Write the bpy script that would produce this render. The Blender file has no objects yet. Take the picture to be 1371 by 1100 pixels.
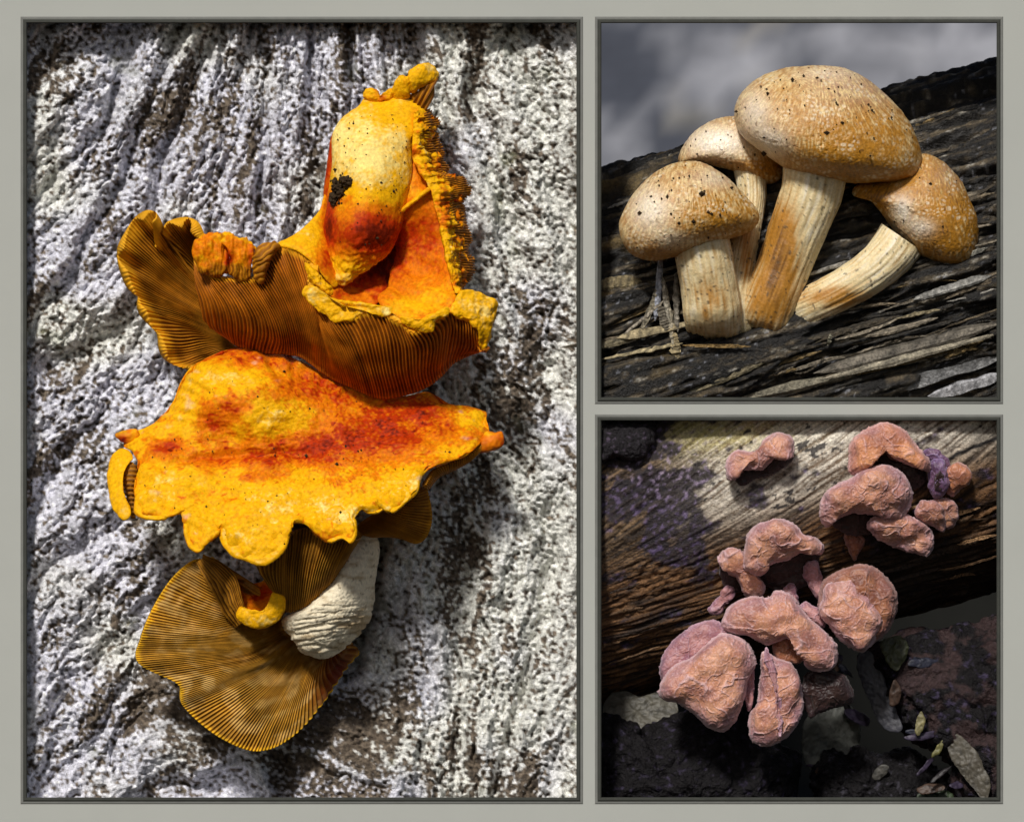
import bpy, math
import numpy as np

# ------------------------------------------------------------------ camera, sky, sun, exposure
SC = bpy.context.scene
COL = SC.collection
DP, S, ZC = 4500.0, 0.001, 0.70          # camera distance (mm), metres per mm, camera height
cam_d = bpy.data.cameras.new('camera'); cam = bpy.data.objects.new('camera', cam_d); COL.objects.link(cam)
cam.location = (0, -DP * S, ZC); cam.rotation_euler = (math.radians(90), 0, 0)
cam_d.sensor_width = 36; cam_d.lens = 36 * DP / 1371.0
cam_d.clip_start = 0.1; cam_d.clip_end = 500
cam_d.dof.use_dof = True; cam_d.dof.focus_distance = 4.50; cam_d.dof.aperture_fstop = 5.0
SC.camera = cam
SUN_EL, SUN_AZ = math.radians(40), math.radians(-17)      # azimuth from the camera's side, minus = left
wd = bpy.data.worlds.new('World'); SC.world = wd; wd.use_nodes = True
wn = wd.node_tree.nodes; wl = wd.node_tree.links
bg = wn['Background']; sky = wn.new('ShaderNodeTexSky'); sky.sky_type = 'NISHITA'; sky.sun_disc = False
sky.sun_elevation = SUN_EL; sky.sun_rotation = math.radians(180) - SUN_AZ
sky.air_density = 1.0; sky.dust_density = 2.5; sky.ozone_density = 1.0
bg.inputs['Strength'].default_value = 0.055
wl.new(sky.outputs[0], bg.inputs['Color'])
sd = bpy.data.lights.new('sun', 'SUN'); so = bpy.data.objects.new('sun', sd); COL.objects.link(so)
sd.energy = 3.55; sd.angle = math.radians(7); sd.color = (1, .965, .915)
from mathutils import Vector
_sv = Vector((math.sin(SUN_AZ) * math.cos(SUN_EL), -math.cos(SUN_AZ) * math.cos(SUN_EL), math.sin(SUN_EL)))
so.rotation_euler = (-_sv).to_track_quat('-Z', 'Y').to_euler(); so.location = (-1.5, -3, 4)
SC.view_settings.view_transform = 'Standard'; SC.view_settings.look = 'None'
SC.view_settings.exposure = 0.0; SC.view_settings.gamma = 1.0
SC.cycles.max_bounces = 6

# ------------------------------------------------------------------ noise
_rng = np.random.RandomState(7)
_perm = np.concatenate([_rng.permutation(256)] * 3).astype(np.int64)
_grad = _rng.normal(size=(256, 3)); _grad /= np.linalg.norm(_grad, axis=1)[:, None]
def noise(p):
    p = np.asarray(p, float); sh = p.shape[:-1]; p = p.reshape(-1, 3)
    i = np.floor(p).astype(np.int64); f = p - i; i &= 255
    w = f * f * f * (f * (f * 6 - 15) + 10); out = 0
    for dx in (0, 1):
        wx = w[:, 0] if dx else 1 - w[:, 0]
        for dy in (0, 1):
            wy = w[:, 1] if dy else 1 - w[:, 1]
            for dz in (0, 1):
                wz = w[:, 2] if dz else 1 - w[:, 2]
                g = _grad[_perm[_perm[_perm[(i[:, 0] + dx)] + i[:, 1] + dy] + i[:, 2] + dz]]
                out = out + wx * wy * wz * (g[:, 0] * (f[:, 0] - dx) + g[:, 1] * (f[:, 1] - dy) + g[:, 2] * (f[:, 2] - dz))
    return (out * 1.5).reshape(sh)
def fbm(p, o=4, gain=.5):
    p = np.asarray(p, float); a, t, r = 1., 0., 0
    for k in range(o):
        r = r + a * noise(p + k * 17.3); t += a; a *= gain; p = p * 2.03
    return r / t
def ridged(p, o=3):
    p = np.asarray(p, float); a, t, r = 1., 0., 0
    for k in range(o):
        r = r + a * (1 - np.minimum(1, 2.2 * np.abs(noise(p + k * 9.1)))); t += a; a *= .5; p = p * 2.1
    return r / t
def vec(*a): return np.stack(np.broadcast_arrays(*[np.asarray(q, float) for q in a]), -1)
def sstep(a, b, x):
    t = np.clip((np.asarray(x, float) - a) / (b - a), 0, 1); return t * t * (3 - 2 * t)
def mix(a, b, t):
    t = np.asarray(t, float)[..., None]; return np.asarray(a, float) * (1 - t) + np.asarray(b, float) * t
def voronoi(p, seed=0):                      # 2-D: nearest distance, second minus nearest, cell random
    p = np.asarray(p, float); sh = p.shape[:-1]; p = p.reshape(-1, 2); c = np.floor(p).astype(np.int64)
    d1 = np.full(len(p), 9.); d2 = np.full(len(p), 9.); idr = np.zeros(len(p))
    r = np.random.RandomState(seed).rand(256, 3)
    for dx in (-1, 0, 1):
        for dy in (-1, 0, 1):
            q = c + [dx, dy]; h = _perm[_perm[q[:, 0] & 255] + (q[:, 1] & 255)]
            d = np.hypot(q[:, 0] + r[h, 0] - p[:, 0], q[:, 1] + r[h, 1] - p[:, 1])
            n = d < d1; d2 = np.where(n, d1, np.minimum(d2, d)); idr = np.where(n, r[h, 2], idr); d1 = np.where(n, d, d1)
    return d1.reshape(sh), (d2 - d1).reshape(sh), idr.reshape(sh)

# ------------------------------------------------------------------ meshes
def W(p):                                    # (x right, y down, d toward the viewer) in mm -> world metres
    p = np.asarray(p, float); f = 1 - p[..., 2] / DP
    return np.stack([(p[..., 0] - 685.5) * f * S, -p[..., 2] * S, ZC + (550 - p[..., 1]) * f * S], -1)
def make(name, world, faces, mat, parent=None, col=None, smooth=True):
    world = np.asarray(world, np.float32).reshape(-1, 3); me = bpy.data.meshes.new(name)
    faces = [np.asarray(f, np.int32) for f in (faces if isinstance(faces, list) else [faces]) if len(f)]
    loops = np.concatenate([f.ravel() for f in faces]); tot = np.concatenate([np.full(len(f), f.shape[1], np.int32) for f in faces])
    st = np.concatenate([[0], np.cumsum(tot)[:-1]]).astype(np.int32)
    me.vertices.add(len(world)); me.vertices.foreach_set('co', world.ravel())
    me.loops.add(len(loops)); me.loops.foreach_set('vertex_index', loops)
    me.polygons.add(len(tot)); me.polygons.foreach_set('loop_start', st); me.polygons.foreach_set('loop_total', tot)
    me.polygons.foreach_set('use_smooth', np.full(len(tot), smooth))
    if col is not None:
        a = me.attributes.new('Col', 'FLOAT_COLOR', 'POINT'); c = np.ones((len(world), 4), np.float32)
        c[:, :3] = np.clip(np.asarray(col).reshape(-1, 3), 0.002, .95); a.data.foreach_set('color', c.ravel())
    me.update(calc_edges=True); me.validate()
    me.materials.append(mat); o = bpy.data.objects.new(name, me); COL.objects.link(o)
    if parent is not None: adopt(o, parent)
    return o
def adopt(o, parent):
    o.parent = parent
    base = parent; off = Vector((0, 0, 0))
    while base is not None: off += base.location; base = base.parent
    o.location = -off
def thing(name, base, label, cat, group=None):
    o = bpy.data.objects.new(name, None); COL.objects.link(o); o.empty_display_size = .02
    o.location = W(np.array(base, float)); return tag(o, label, cat, group)
def tag(o, label=None, cat=None, group=None, kind=None):
    if label: o['label'] = label
    if cat: o['category'] = cat
    if group: o['group'] = group
    if kind: o['kind'] = kind
    return o
def gridf(nv, nu, closed=False, flip=False, off=0):
    a = np.arange(nv * nu).reshape(nv, nu) + off
    if closed: a = np.concatenate([a, a[:, :1]], 1)
    f = np.stack([a[:-1, :-1], a[:-1, 1:], a[1:, 1:], a[1:, :-1]], -1).reshape(-1, 4)
    return f[:, ::-1] if flip else f
def normals(V, faces):
    N = np.zeros_like(V)
    for f in (faces if isinstance(faces, list) else [faces]):
        e = np.cross(V[f[:, 2]] - V[f[:, 0]], V[f[:, -1]] - V[f[:, 1]])
        for k in range(f.shape[1]):
            for j in range(3): N[:, j] += np.bincount(f[:, k], e[:, j], len(V))
    return N / np.maximum(np.linalg.norm(N, axis=1), 1e-9)[:, None]
def spline(c, n, closed=False, chord=True):  # Catmull-Rom resample
    c = np.asarray(c, float); k = len(c)
    if closed: q = np.concatenate([c[-1:], c, c[:2]]); seg = k
    else: q = np.concatenate([2 * c[:1] - c[1:2], c, 2 * c[-1:] - c[-2:-1]]); seg = k - 1
    def ev(t):
        i = np.clip(np.floor(t).astype(int), 0, seg - 1); f = (t - i)[:, None]
        p0, p1, p2, p3 = q[i], q[i + 1], q[i + 2], q[i + 3]
        return .5 * (2 * p1 + (p2 - p0) * f + (2 * p0 - 5 * p1 + 4 * p2 - p3) * f * f + (3 * p1 - p0 - 3 * p2 + p3) * f ** 3)
    t = np.linspace(0, seg, n, endpoint=not closed)
    if chord:
        tt = np.linspace(0, seg, 40 * seg + 1); L = np.concatenate([[0], np.cumsum(np.linalg.norm(np.diff(ev(tt), axis=0), axis=1))])
        t = np.interp(np.linspace(0, L[-1], n, endpoint=not closed), L, tt)
    return ev(np.clip(t, 0, seg - 1e-9))
def tps(ctrl):                               # smooth depth through control points (x, y, d)
    c = np.asarray(ctrl, float); n = len(c); xy = c[:, :2] / 100.; d = c[:, 2]
    r2 = ((xy[:, None] - xy[None]) ** 2).sum(-1); K = np.where(r2 > 0, r2 * np.log(r2 + 1e-12), 0) + .02 * np.eye(n)
    Pm = np.concatenate([np.ones((n, 1)), xy], 1); A = np.zeros((n + 3, n + 3)); A[:n, :n] = K; A[:n, n:] = Pm; A[n:, :n] = Pm.T
    w = np.linalg.solve(A, np.concatenate([d, [0, 0, 0]]))
    def f(x, y):
        sh = np.shape(x); x = np.ravel(x) / 100.; y = np.ravel(y) / 100.; o = w[n] + w[n + 1] * x + w[n + 2] * y
        for k in range(n):
            q = (x - xy[k, 0]) ** 2 + (y - xy[k, 1]) ** 2; o = o + w[k] * q * np.log(q + 1e-12)
        return o.reshape(sh)
    return f
def csmooth(O, k):
    n = len(O); x = np.arange(n); x = np.minimum(x, n - x); g = np.exp(-.5 * (x / max(k, 1e-6)) ** 2); g /= g.sum()
    return np.real(np.fft.ifft(np.fft.fft(O, axis=0) * np.fft.fft(g)[:, None], axis=0))
def blob(name, outline, mat, parent, field=0., front=30., back=20., hub=None, nt=140, nr=40, p=2., smooth=.03,
         disp=None, color=None, dens=1.6):
    """closed body with the given outline; field = mid depth (number or f(x, y)); front/back = bulge; disp, color = functions of a dict"""
    O = spline(outline, nt, True); hub = O.mean(0) if hub is None else np.array(hub, float)
    Os = csmooth(O, smooth * nt * 3); t = np.linspace(0, 1, nr + 1)[1:]; r = 1 - (1 - t) ** dens
    w = (r ** 3)[:, None, None]; B = Os[None] * (1 - w) + O[None] * w
    xy = hub + r[:, None, None] * (B - hub); h = np.sqrt(np.maximum(0, 1 - r ** p))[:, None]
    fd = field if callable(field) else (lambda x, y: np.full(np.shape(x), float(field)))
    base = fd(xy[..., 0], xy[..., 1]); h0 = fd(hub[0], hub[1])
    F = np.concatenate([xy, (base + front * h)[..., None]], -1); Bk = np.concatenate([xy[:-1], (base - back * h)[:-1, :, None]], -1)
    V = np.concatenate([F.reshape(-1, 3), Bk[::-1].reshape(-1, 3), [[hub[0], hub[1], h0 + front]], [[hub[0], hub[1], h0 - back]]])
    nring = 2 * nr - 1; quads = gridf(nring, nt, True); a = np.arange(nt); b = np.roll(a, -1); last = (nring - 1) * nt
    tris = np.concatenate([np.stack([np.full(nt, nring * nt), b, a], 1), np.stack([np.full(nt, nring * nt + 1), last + a, last + b], 1)])
    rr = np.concatenate([np.repeat(r, nt), np.repeat(r[:-1][::-1], nt), [0, 0]]); th = np.concatenate([np.tile(a / nt, nring), [0, 0]])
    fr = np.concatenate([np.ones(nr * nt), np.zeros((nr - 1) * nt), [1, 0]])
    fl = [quads, tris]; N = normals(V, fl)
    if (N[:nt * 3, 2].sum() < 0): fl = [f[:, ::-1] for f in fl]; N = -N
    D = dict(P=V, N=N, r=rr, t=th, front=fr, hub=hub)
    if disp is not None: V = V + N * np.asarray(disp(D))[:, None]; D['P0'] = D['P']; D['P'] = V
    return make(name, W(V), fl, mat, parent, color(D) if color else None)
def loft(name, curves, mat, parent, nu, nv, thick=8., closed=False, disp=None, color=None, index=True, vs=None, back_color=None):
    """shell through the curves (each (x, y, d) points)"""
    C = np.stack([spline(c, nu, closed, chord=not index) for c in curves])
    G = spline(C.reshape(len(curves), -1), nv, False, chord=False).reshape(nv, nu, 3)
    u = np.tile(np.linspace(0, 1, nu), nv); v = np.repeat(np.linspace(0, 1, nv), nu)
    V = G.reshape(-1, 3); f = gridf(nv, nu, closed); N = normals(V, f)
    if N[:, 2].sum() < 0: f = f[:, ::-1]; N = -N
    D = dict(P=V, N=N, u=u, v=v)
    th = thick(D) if callable(thick) else np.full(len(V), float(thick))
    if disp is not None: V2 = V + N * np.asarray(disp(D))[:, None]
    else: V2 = V
    Bk = V - N * th[:, None]; n = len(V); D['P'] = V2
    c1 = color(D) if color else None
    if color: c2 = back_color(D) if back_color else c1; c1 = np.concatenate([c1, c2])
    a = np.arange(n).reshape(nv, nu); e = [a[0], a[-1]] + ([] if closed else [a[:, 0], a[:, -1]])
    side = []
    for k, q in enumerate(e):
        if closed: q = np.append(q, q[0])
        s = np.stack([q[:-1], q[1:], q[1:] + n, q[:-1] + n], 1); side.append(s)
    return make(name, W(np.concatenate([V2, Bk])), np.concatenate([f, f[:, ::-1] + n] + side), mat, parent, c1)
def tube(name, path, mat, parent, nt=64, nv=90, disp=None, color=None):
    """stem: path rows (x, y, d, half width, half depth)"""
    c = spline(path, nv, False); t = np.linspace(0, 2 * np.pi, nt, endpoint=False)
    tg = np.gradient(c[:, :2], axis=0); tg /= np.linalg.norm(tg, axis=1)[:, None]; pr = np.stack([-tg[:, 1], tg[:, 0]], 1)
    xy = c[:, None, :2] + pr[:, None] * (np.cos(t)[None, :, None] * c[:, 3, None, None]); d = c[:, None, 2] + np.sin(t)[None] * c[:, 4, None]
    V = np.concatenate([xy, d[..., None]], -1).reshape(-1, 3); f = gridf(nv, nt, True); N = normals(V, f)
    ctr = np.repeat(np.concatenate([c[:, :3]], 1), nt, 0)
    if ((V - ctr) * N).sum() < 0: f = f[:, ::-1]; N = -N
    D = dict(P=V, N=N, t=np.tile(t, nv), v=np.repeat(np.linspace(0, 1, nv), nt))
    if disp is not None: V = V + N * np.asarray(disp(D))[:, None]; D['P'] = V
    return make(name, W(V), f, mat, parent, color(D) if color else None)

# ------------------------------------------------------------------ materials
def material(name, rough=.7, spec=.3, bump=0., bscale=300., col=None, var=0., vscale=200., sss=0., sheen=0., coat=0., detail=4., stretch=None, speck=None):
    m = bpy.data.materials.new(name); m.use_nodes = True; n = m.node_tree.nodes; l = m.node_tree.links; b = n['Principled BSDF']
    b.inputs['Roughness'].default_value = rough; b.inputs['Specular IOR Level'].default_value = spec
    if coat: b.inputs['Coat Weight'].default_value = coat; b.inputs['Coat Roughness'].default_value = .25
    if sheen: b.inputs['Sheen Weight'].default_value = sheen
    if sss:
        b.inputs['Subsurface Weight'].default_value = sss; b.inputs['Subsurface Radius'].default_value = (1., .5, .25); b.inputs['Subsurface Scale'].default_value = .006
    tc = n.new('ShaderNodeTexCoord'); src = tc.outputs['Object']
    if stretch:
        mp = n.new('ShaderNodeMapping'); mp.inputs['Rotation'].default_value = stretch[1]; mp.inputs['Scale'].default_value = stretch[0]
        l.new(src, mp.inputs['Vector']); src = mp.outputs['Vector']
    if col is None:
        at = n.new('ShaderNodeAttribute'); at.attribute_name = 'Col'; cur = at.outputs['Color']
    else:
        rg = n.new('ShaderNodeRGB'); rg.outputs[0].default_value = (*col, 1); cur = rg.outputs[0]
    if var:
        nz = n.new('ShaderNodeTexNoise'); nz.inputs['Scale'].default_value = vscale; nz.inputs['Detail'].default_value = detail; nz.inputs['Roughness'].default_value = .65
        l.new(src, nz.inputs['Vector'])
        mr = n.new('ShaderNodeMapRange'); mr.inputs['From Min'].default_value = .3; mr.inputs['From Max'].default_value = .7
        mr.inputs['To Min'].default_value = 1 - var; mr.inputs['To Max'].default_value = 1 + var * .8; l.new(nz.outputs['Fac'], mr.inputs['Value'])
        mu = n.new('ShaderNodeVectorMath'); mu.operation = 'SCALE'; l.new(cur, mu.inputs[0]); l.new(mr.outputs[0], mu.inputs['Scale']); cur = mu.outputs[0]
    if speck:                                # (colour, scale, threshold)
        vz = n.new('ShaderNodeTexNoise'); vz.inputs['Scale'].default_value = speck[1]; vz.inputs['Detail'].default_value = 2; l.new(src, vz.inputs['Vector'])
        r2 = n.new('ShaderNodeMapRange'); r2.inputs['From Min'].default_value = speck[2]; r2.inputs['From Max'].default_value = speck[2] + .04; l.new(vz.outputs['Fac'], r2.inputs['Value'])
        mx = n.new('ShaderNodeMix'); mx.data_type = 'RGBA'; l.new(r2.outputs[0], mx.inputs['Factor']); l.new(cur, mx.inputs['A']); mx.inputs['B'].default_value = (*speck[0], 1); cur = mx.outputs['Result']
    l.new(cur, b.inputs['Base Color'])
    if bump:
        bz = n.new('ShaderNodeTexNoise'); bz.inputs['Scale'].default_value = bscale; bz.inputs['Detail'].default_value = 5; bz.inputs['Roughness'].default_value = .6
        l.new(src, bz.inputs['Vector']); bn = n.new('ShaderNodeBump'); bn.inputs['Strength'].default_value = bump; bn.inputs['Distance'].default_value = .004
        l.new(bz.outputs['Fac'], bn.inputs['Height']); l.new(bn.outputs[0], b.inputs['Normal'])
    return m
M_board = material('grey_board', .85, .2, .04, 900, (.385, .395, .365), .03, 6)
M_edge = material('edge_shadow', .7, .2, .1, 500, (.045, .047, .04), .15, 60)
M_edge2 = material('edge_shadow_fade', .8, .2, .1, 500, (.17, .173, .16), .1, 60)
M_bark = material('bark', .8, .3, .9, 300, None, .4, 260)
M_cap = material('orange_cap', .5, .06, .28, 330, None, .28, 230, sss=.05)
M_gill = material('orange_gills', .55, .14, .12, 400, None, .3, 45, detail=2.)
M_stem = material('pale_stem', .75, .15, .4, 300, None, .2, 250)
M_tan = material('tan_cap', .38, .4, .3, 420, None, .3, 300, sss=.04)
M_tstem = material('fibrous_stem', .5, .4, .3, 300, None, .2, 300, sss=.08)
M_log = material('rotten_wood', .5, .4, .9, 300, None, .6, 240)
M_log2 = material('barkless_wood', .6, .3, .7, 330, None, .45, 280)
M_ear = material('ear_flesh', .42, .4, .28, 420, None, .2, 420, sss=.12, sheen=.12)
M_soil = material('soil', .9, .1, .6, 500, (.045, .028, .014), .5, 300)
M_dark = material('dark_wood', .5, .2, 1., 260, None, .5, 200)
M_leaf = material('damp_leaf', .5, .4, .3, 200, None, .25, 90)

# ------------------------------------------------------------------ ground with a bank behind
gx = np.concatenate([np.linspace(-80, -6, 24), np.linspace(-5.5, 5.5, 260), np.linspace(6, 80, 24)])
gy = np.concatenate([np.linspace(-60, -2, 14), np.linspace(-1.5, 9, 240), np.linspace(9.6, 120, 30)])
X, Y = np.meshgrid(gx, gy)
Zg = 1.1 * np.maximum(0, Y - 1.7) * (1 - sstep(9, 30, Y) * .7) + .10 * fbm(vec(X * 1.3, Y * 1.3, 0), 4) * sstep(.8, 2, Y)
near = 1 - sstep(.55, .85, Zg); gn = fbm(vec(X * 4.2 + .3 * Y, Y * 4.6 - .3 * X, 4.4), 3); gn2 = fbm(vec(X * 8 + 2 * Y, Y * 9, 9.3), 3)
gc = mix(mix((.05, .055, .07), (.27, .275, .30), sstep(-.35, .45, gn + .5 * gn2)), (.010, .010, .0085), near)  # low ground painted near black as the darkness beneath the log
gc = mix(gc, (.17, .15, .10), sstep(.25, .5, gn2) * .35 * (1 - near))
M_ground = material('leaf_litter', .9, .1, .1, 30, None, .12, 9)
tag(make('ground', np.stack([X, Y, Zg], -1), gridf(len(gy), len(gx)), M_ground, None, gc), kind='structure')

# ------------------------------------------------------------------ grey board with three openings
bxs = [-420, 35, 773, 804, 1335.5, 1790]; bys = [-320, 30, 533, 562, 1068, 1240]; TB = 6
hole = {(1, 1), (1, 2), (1, 3), (3, 1), (3, 3)}
bd = thing('display_board', (685, 1249, -9), 'plain grey board with three dark-edged rectangular openings around the fungi', 'board')
V = []; F = []
def quad(pts): F.append([len(V) + k for k in range(4)]); V.extend(pts)
solid = lambda i, j: 0 <= i < 5 and 0 <= j < 5 and (i, j) not in hole
for i in range(5):
    for j in range(5):
        if not solid(i, j): continue
        x0, x1, y0, y1 = bxs[i], bxs[i + 1], bys[j], bys[j + 1]
        quad([(x0, y0, 0), (x0, y1, 0), (x1, y1, 0), (x1, y0, 0)]); quad([(x0, y0, -TB), (x1, y0, -TB), (x1, y1, -TB), (x0, y1, -TB)])
        if not solid(i - 1, j): quad([(x0, y0, 0), (x0, y0, -TB), (x0, y1, -TB), (x0, y1, 0)])
        if not solid(i + 1, j): quad([(x1, y0, 0), (x1, y1, 0), (x1, y1, -TB), (x1, y0, -TB)])
        if not solid(i, j - 1): quad([(x0, y0, 0), (x1, y0, 0), (x1, y0, -TB), (x0, y0, -TB)])
        if not solid(i, j + 1): quad([(x0, y1, 0), (x0, y1, -TB), (x1, y1, -TB), (x1, y1, 0)])
make('panel', W(np.array(V, float)), np.array(F), M_board, bd, smooth=False)
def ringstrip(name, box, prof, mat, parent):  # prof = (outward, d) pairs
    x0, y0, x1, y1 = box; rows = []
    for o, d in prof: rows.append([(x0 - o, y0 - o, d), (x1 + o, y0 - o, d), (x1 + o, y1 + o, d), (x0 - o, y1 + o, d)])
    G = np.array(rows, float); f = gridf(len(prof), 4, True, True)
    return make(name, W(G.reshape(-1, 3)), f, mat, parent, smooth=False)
for box in ((35, 30, 773, 1068), (804, 30, 1335.5, 533), (804, 562, 1335.5, 1068)):  # dark and mid-grey strips paint a soft drop shadow around each opening
    e = ringstrip('edge_moulding', box, [(-1.2, -TB - 1), (-1.2, 1.5), (0, 3.0), (2.6, 3.0), (4, 1.8), (4, -.5)], M_edge, bd)  # dark strip painting the drop shadow, not a moulding
    ringstrip('shadow_fade_strip', box, [(4.05, -.5), (4.05, 1.2), (6, 1.2), (7.5, .5), (7.5, -.5)], M_edge2, e)

# ------------------------------------------------------------------ tree trunk
def axis(segs):                              # non-uniform sample positions
    return np.concatenate([np.linspace(a, b, int(max(2, abs(b - a) / st)), endpoint=False) for a, b, st in segs])
tx = np.concatenate([axis([(-372, 372, 1.75)]), [372]])          # front, x from the trunk centre
ty = np.concatenate([axis([(-700, 10, 30), (10, 1090, 1.75), (1090, 1249, 15)]), [1249]])
A_T, B_T, NEXP = 385., 360., 22.
def front_depth(x): return B_T * np.maximum(0, 1 - np.abs(np.asarray(x) / A_T) ** NEXP) ** (1 / NEXP)
bx = np.concatenate([np.linspace(380, 385, 3), 385 * np.cos(np.linspace(.12, np.pi - .12, 24)), np.linspace(-385, -380, 3)])
bdp = np.concatenate([[front_depth(380.), front_depth(383.), 0], -B_T * np.abs(np.sin(np.linspace(.12, np.pi - .12, 24))), [0, front_depth(383.), front_depth(380.)]])
sx = np.concatenate([tx, bx]); sdp = np.concatenate([front_depth(tx), bdp]); isf = np.concatenate([np.ones(len(tx)), np.zeros(len(bx))])
TX, TY = np.meshgrid(sx, ty); TDP = np.broadcast_to(sdp, TX.shape); ISF = np.broadcast_to(isf, TX.shape)
px, py = TX + 404, TY
def bark_height(px, py):
    wx = 30 * fbm(vec(px / 120, py / 170, 1.3), 3) + 9 * fbm(vec(px / 34, py / 44, 2.3), 2)
    k = .55 - .75 * sstep(150, 640, px) + .3 * sstep(500, 1000, py) * sstep(480, 740, px)
    s = px + k * (py - 520) + wx; along = py - .3 * px + 20 * fbm(vec(px / 60, py / 60, 6.3), 2)
    big = fbm(vec(s / 110, along / 420, 3.), 3)
    f1 = ridged(vec(s / 120, along / 340, 8.), 1); f2 = ridged(vec(s / 48, along / 150, 11.), 2)
    slab = fbm(vec(s / 40, along / 120, 14.), 3); st = np.floor(slab * 5) + sstep(.55, 1., (slab * 5) % 1)
    crag = 1 - ridged(vec(s / 24, along / 34, 21.), 2); fine = fbm(vec(s / 9.0, along / 9.5, 31.), 3, .62) - .5 * np.abs(noise(vec(px / 10., py / 8., 35.))); mic = noise(vec(px / 6.2, py / 5.8, 41.))
    d1, ed, idr = voronoi(vec(s / 15 + .5 * fbm(vec(px / 14, py / 14, 7), 2), along / 17 + .5 * fbm(vec(px / 14, py / 14, 17), 2)), 3)
    h = 26 * big - 26 * sstep(.4, 1., f1) - 11 * f2 ** 2 + 7.5 * st + 10 * crag + 10 * fine + 4.6 * mic + 1.8 * noise(vec(px / 3.4, py / 3.2, 47.)) + 5 * (idr - .5)
    return h - 4, f1, f2, idr, crag, fine, s, along
H, f1, f2, idr, crag, fine, bs, bl = bark_height(px, py)
# hollow where the lowest mushroom grows out
hol = np.exp(-((px - 455) / 60) ** 2 - ((py - 860) / 120) ** 2) * 30 + np.exp(-((px - 378 - 6 * noise(vec(py / 12., 0 * py, 2.))) / 17) ** 2 - ((py - 1040) / 40) ** 2) * 70 + np.exp(-((px - (509 - .22 * (py - 720) + 5 * noise(vec(py / 20., 0 * py, 5.)))) / 13) ** 2) * 90 * sstep(690, 730, py) * sstep(930, 880, py)
H = H - hol
H = np.where(H > 0, 9 * np.tanh(H / 22), H) * ISF
fade = 1 - sstep(330, 372, np.abs(TX)) * .6
Pt = vec(px, py, -17 - B_T + TDP + H * fade)
cn = fbm(vec(px / 70, py / 110, 51.), 4); cn2 = fbm(vec(px / 7, py / 6, 61.), 3); cn3 = fbm(vec(px / 22, py / 30, 63.), 3)
streak_shade = fbm(vec(bs / 44, bl / 130, 84.), 4) + .55 * fbm(vec(bs / 130, bl / 260, 86.), 2) + .28 * np.exp(-((px - 545) / 38) ** 2 - ((py - 850) / 130) ** 2)  # last term paints the shadow on the bark beside the white stem
crumb = .62 * noise(vec(px / 6.2, py / 5.8, 41.)) + .42 * noise(vec(bs / 10., bl / 13., 43.)) + .32 * fine
pale = sstep(-.16, .13, crumb + .10 + .28 * cn3 + .22 * cn - .62 * sstep(-.05, .55, streak_shade) + .16 + .2 * noise(vec(px / 3.4, py / 3.2, 47.)))
tone = sstep(-.3, .3, fbm(vec(px / 130, py / 130, 71), 2) + .5 * sstep(380, 650, px) - .2)
lic = mix((.78, .78, .87), (.84, .84, .78), tone) * (.72 + .5 * sstep(-.3, .5, crumb))[..., None]
bc = mix(mix((.06, .046, .036), (.24, .19, .14), sstep(-.3, .35, cn2)), lic, pale)
bc = mix(bc, (.09, .066, .044), sstep(.2, .5, streak_shade) * .35)          # weathered brown streaks along the bark, painted shadow beside the stem
bc = mix(bc, (.28, .30, .18), sstep(.25, .5, fbm(vec(px / 50, py / 60, 91), 3)) * .35)
tr = thing('tree', (404, 1249, -60 - B_T), 'thick grey tree trunk with craggy furrowed bark behind the orange mushrooms', 'tree')
make('trunk', W(Pt), gridf(len(ty), len(sx), True), M_bark, tr, bc)

# ------------------------------------------------------------------ colours of the orange mushrooms
RED, DRED, ORG, YEL, CRM = (.42, .030, .001), (.14, .010, .001), (.66, .165, .002), (.80, .40, .004), (.88, .66, .20)
def orange(t):                               # 0 dark red .. 1 cream
    t = np.clip(t, 0, 1); o = mix(DRED, RED, sstep(0, .18, t))
    for c, a, b in ((ORG, .18, .42), (YEL, .42, .68), (CRM, .78, 1.)): o = np.where(t[..., None] > a, mix(o, c, sstep(a, b, t)), o)
    return o
def spots(P, lst):                           # patches of pigment, and of painted light and shade (x, y, rx, ry, amount)
    o = 0
    for x, y, rx, ry, a in lst: o = o + a * np.exp(-((P[:, 0] - x) / rx) ** 2 - ((P[:, 1] - y) / ry) ** 2)
    return o
def capcol(base, lst, mott=.16, edge=0.):
    def f(D):
        P = D['P']; t = base + spots(P, lst) + mott * fbm(P / 14., 3) + .12 * fbm(P / 45. + 3, 3) + .10 * noise(P / 4.5 + 9)
        if edge and 'r' in D: t = t + edge * sstep(.86, 1, D['r'])
        return orange(t)
    return f
def skin(amp=2.2, sc=26., fine=.6):
    return lambda D: amp * fbm(D['P'] / sc, 3) + .4 * fine * noise(D['P'] / 5.) + amp * .35 * (ridged(D['P'] / (sc * 1.4) + 5, 2) - .5)
def frill(amp=5., k=16, start=.72):
    return lambda D: skin()(D) + amp * sstep(start, 1, D['r']) * np.sin(2 * np.pi * k * D['t'] + 4 * noise(vec(D['t'] * 9, 0 * D['t'], 3.)))
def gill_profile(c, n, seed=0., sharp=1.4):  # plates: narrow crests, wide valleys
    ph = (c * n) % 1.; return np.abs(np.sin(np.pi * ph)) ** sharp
GB, GO, GT = (.10, .030, .003), (.40, .135, .008), (.62, .40, .13)
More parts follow.
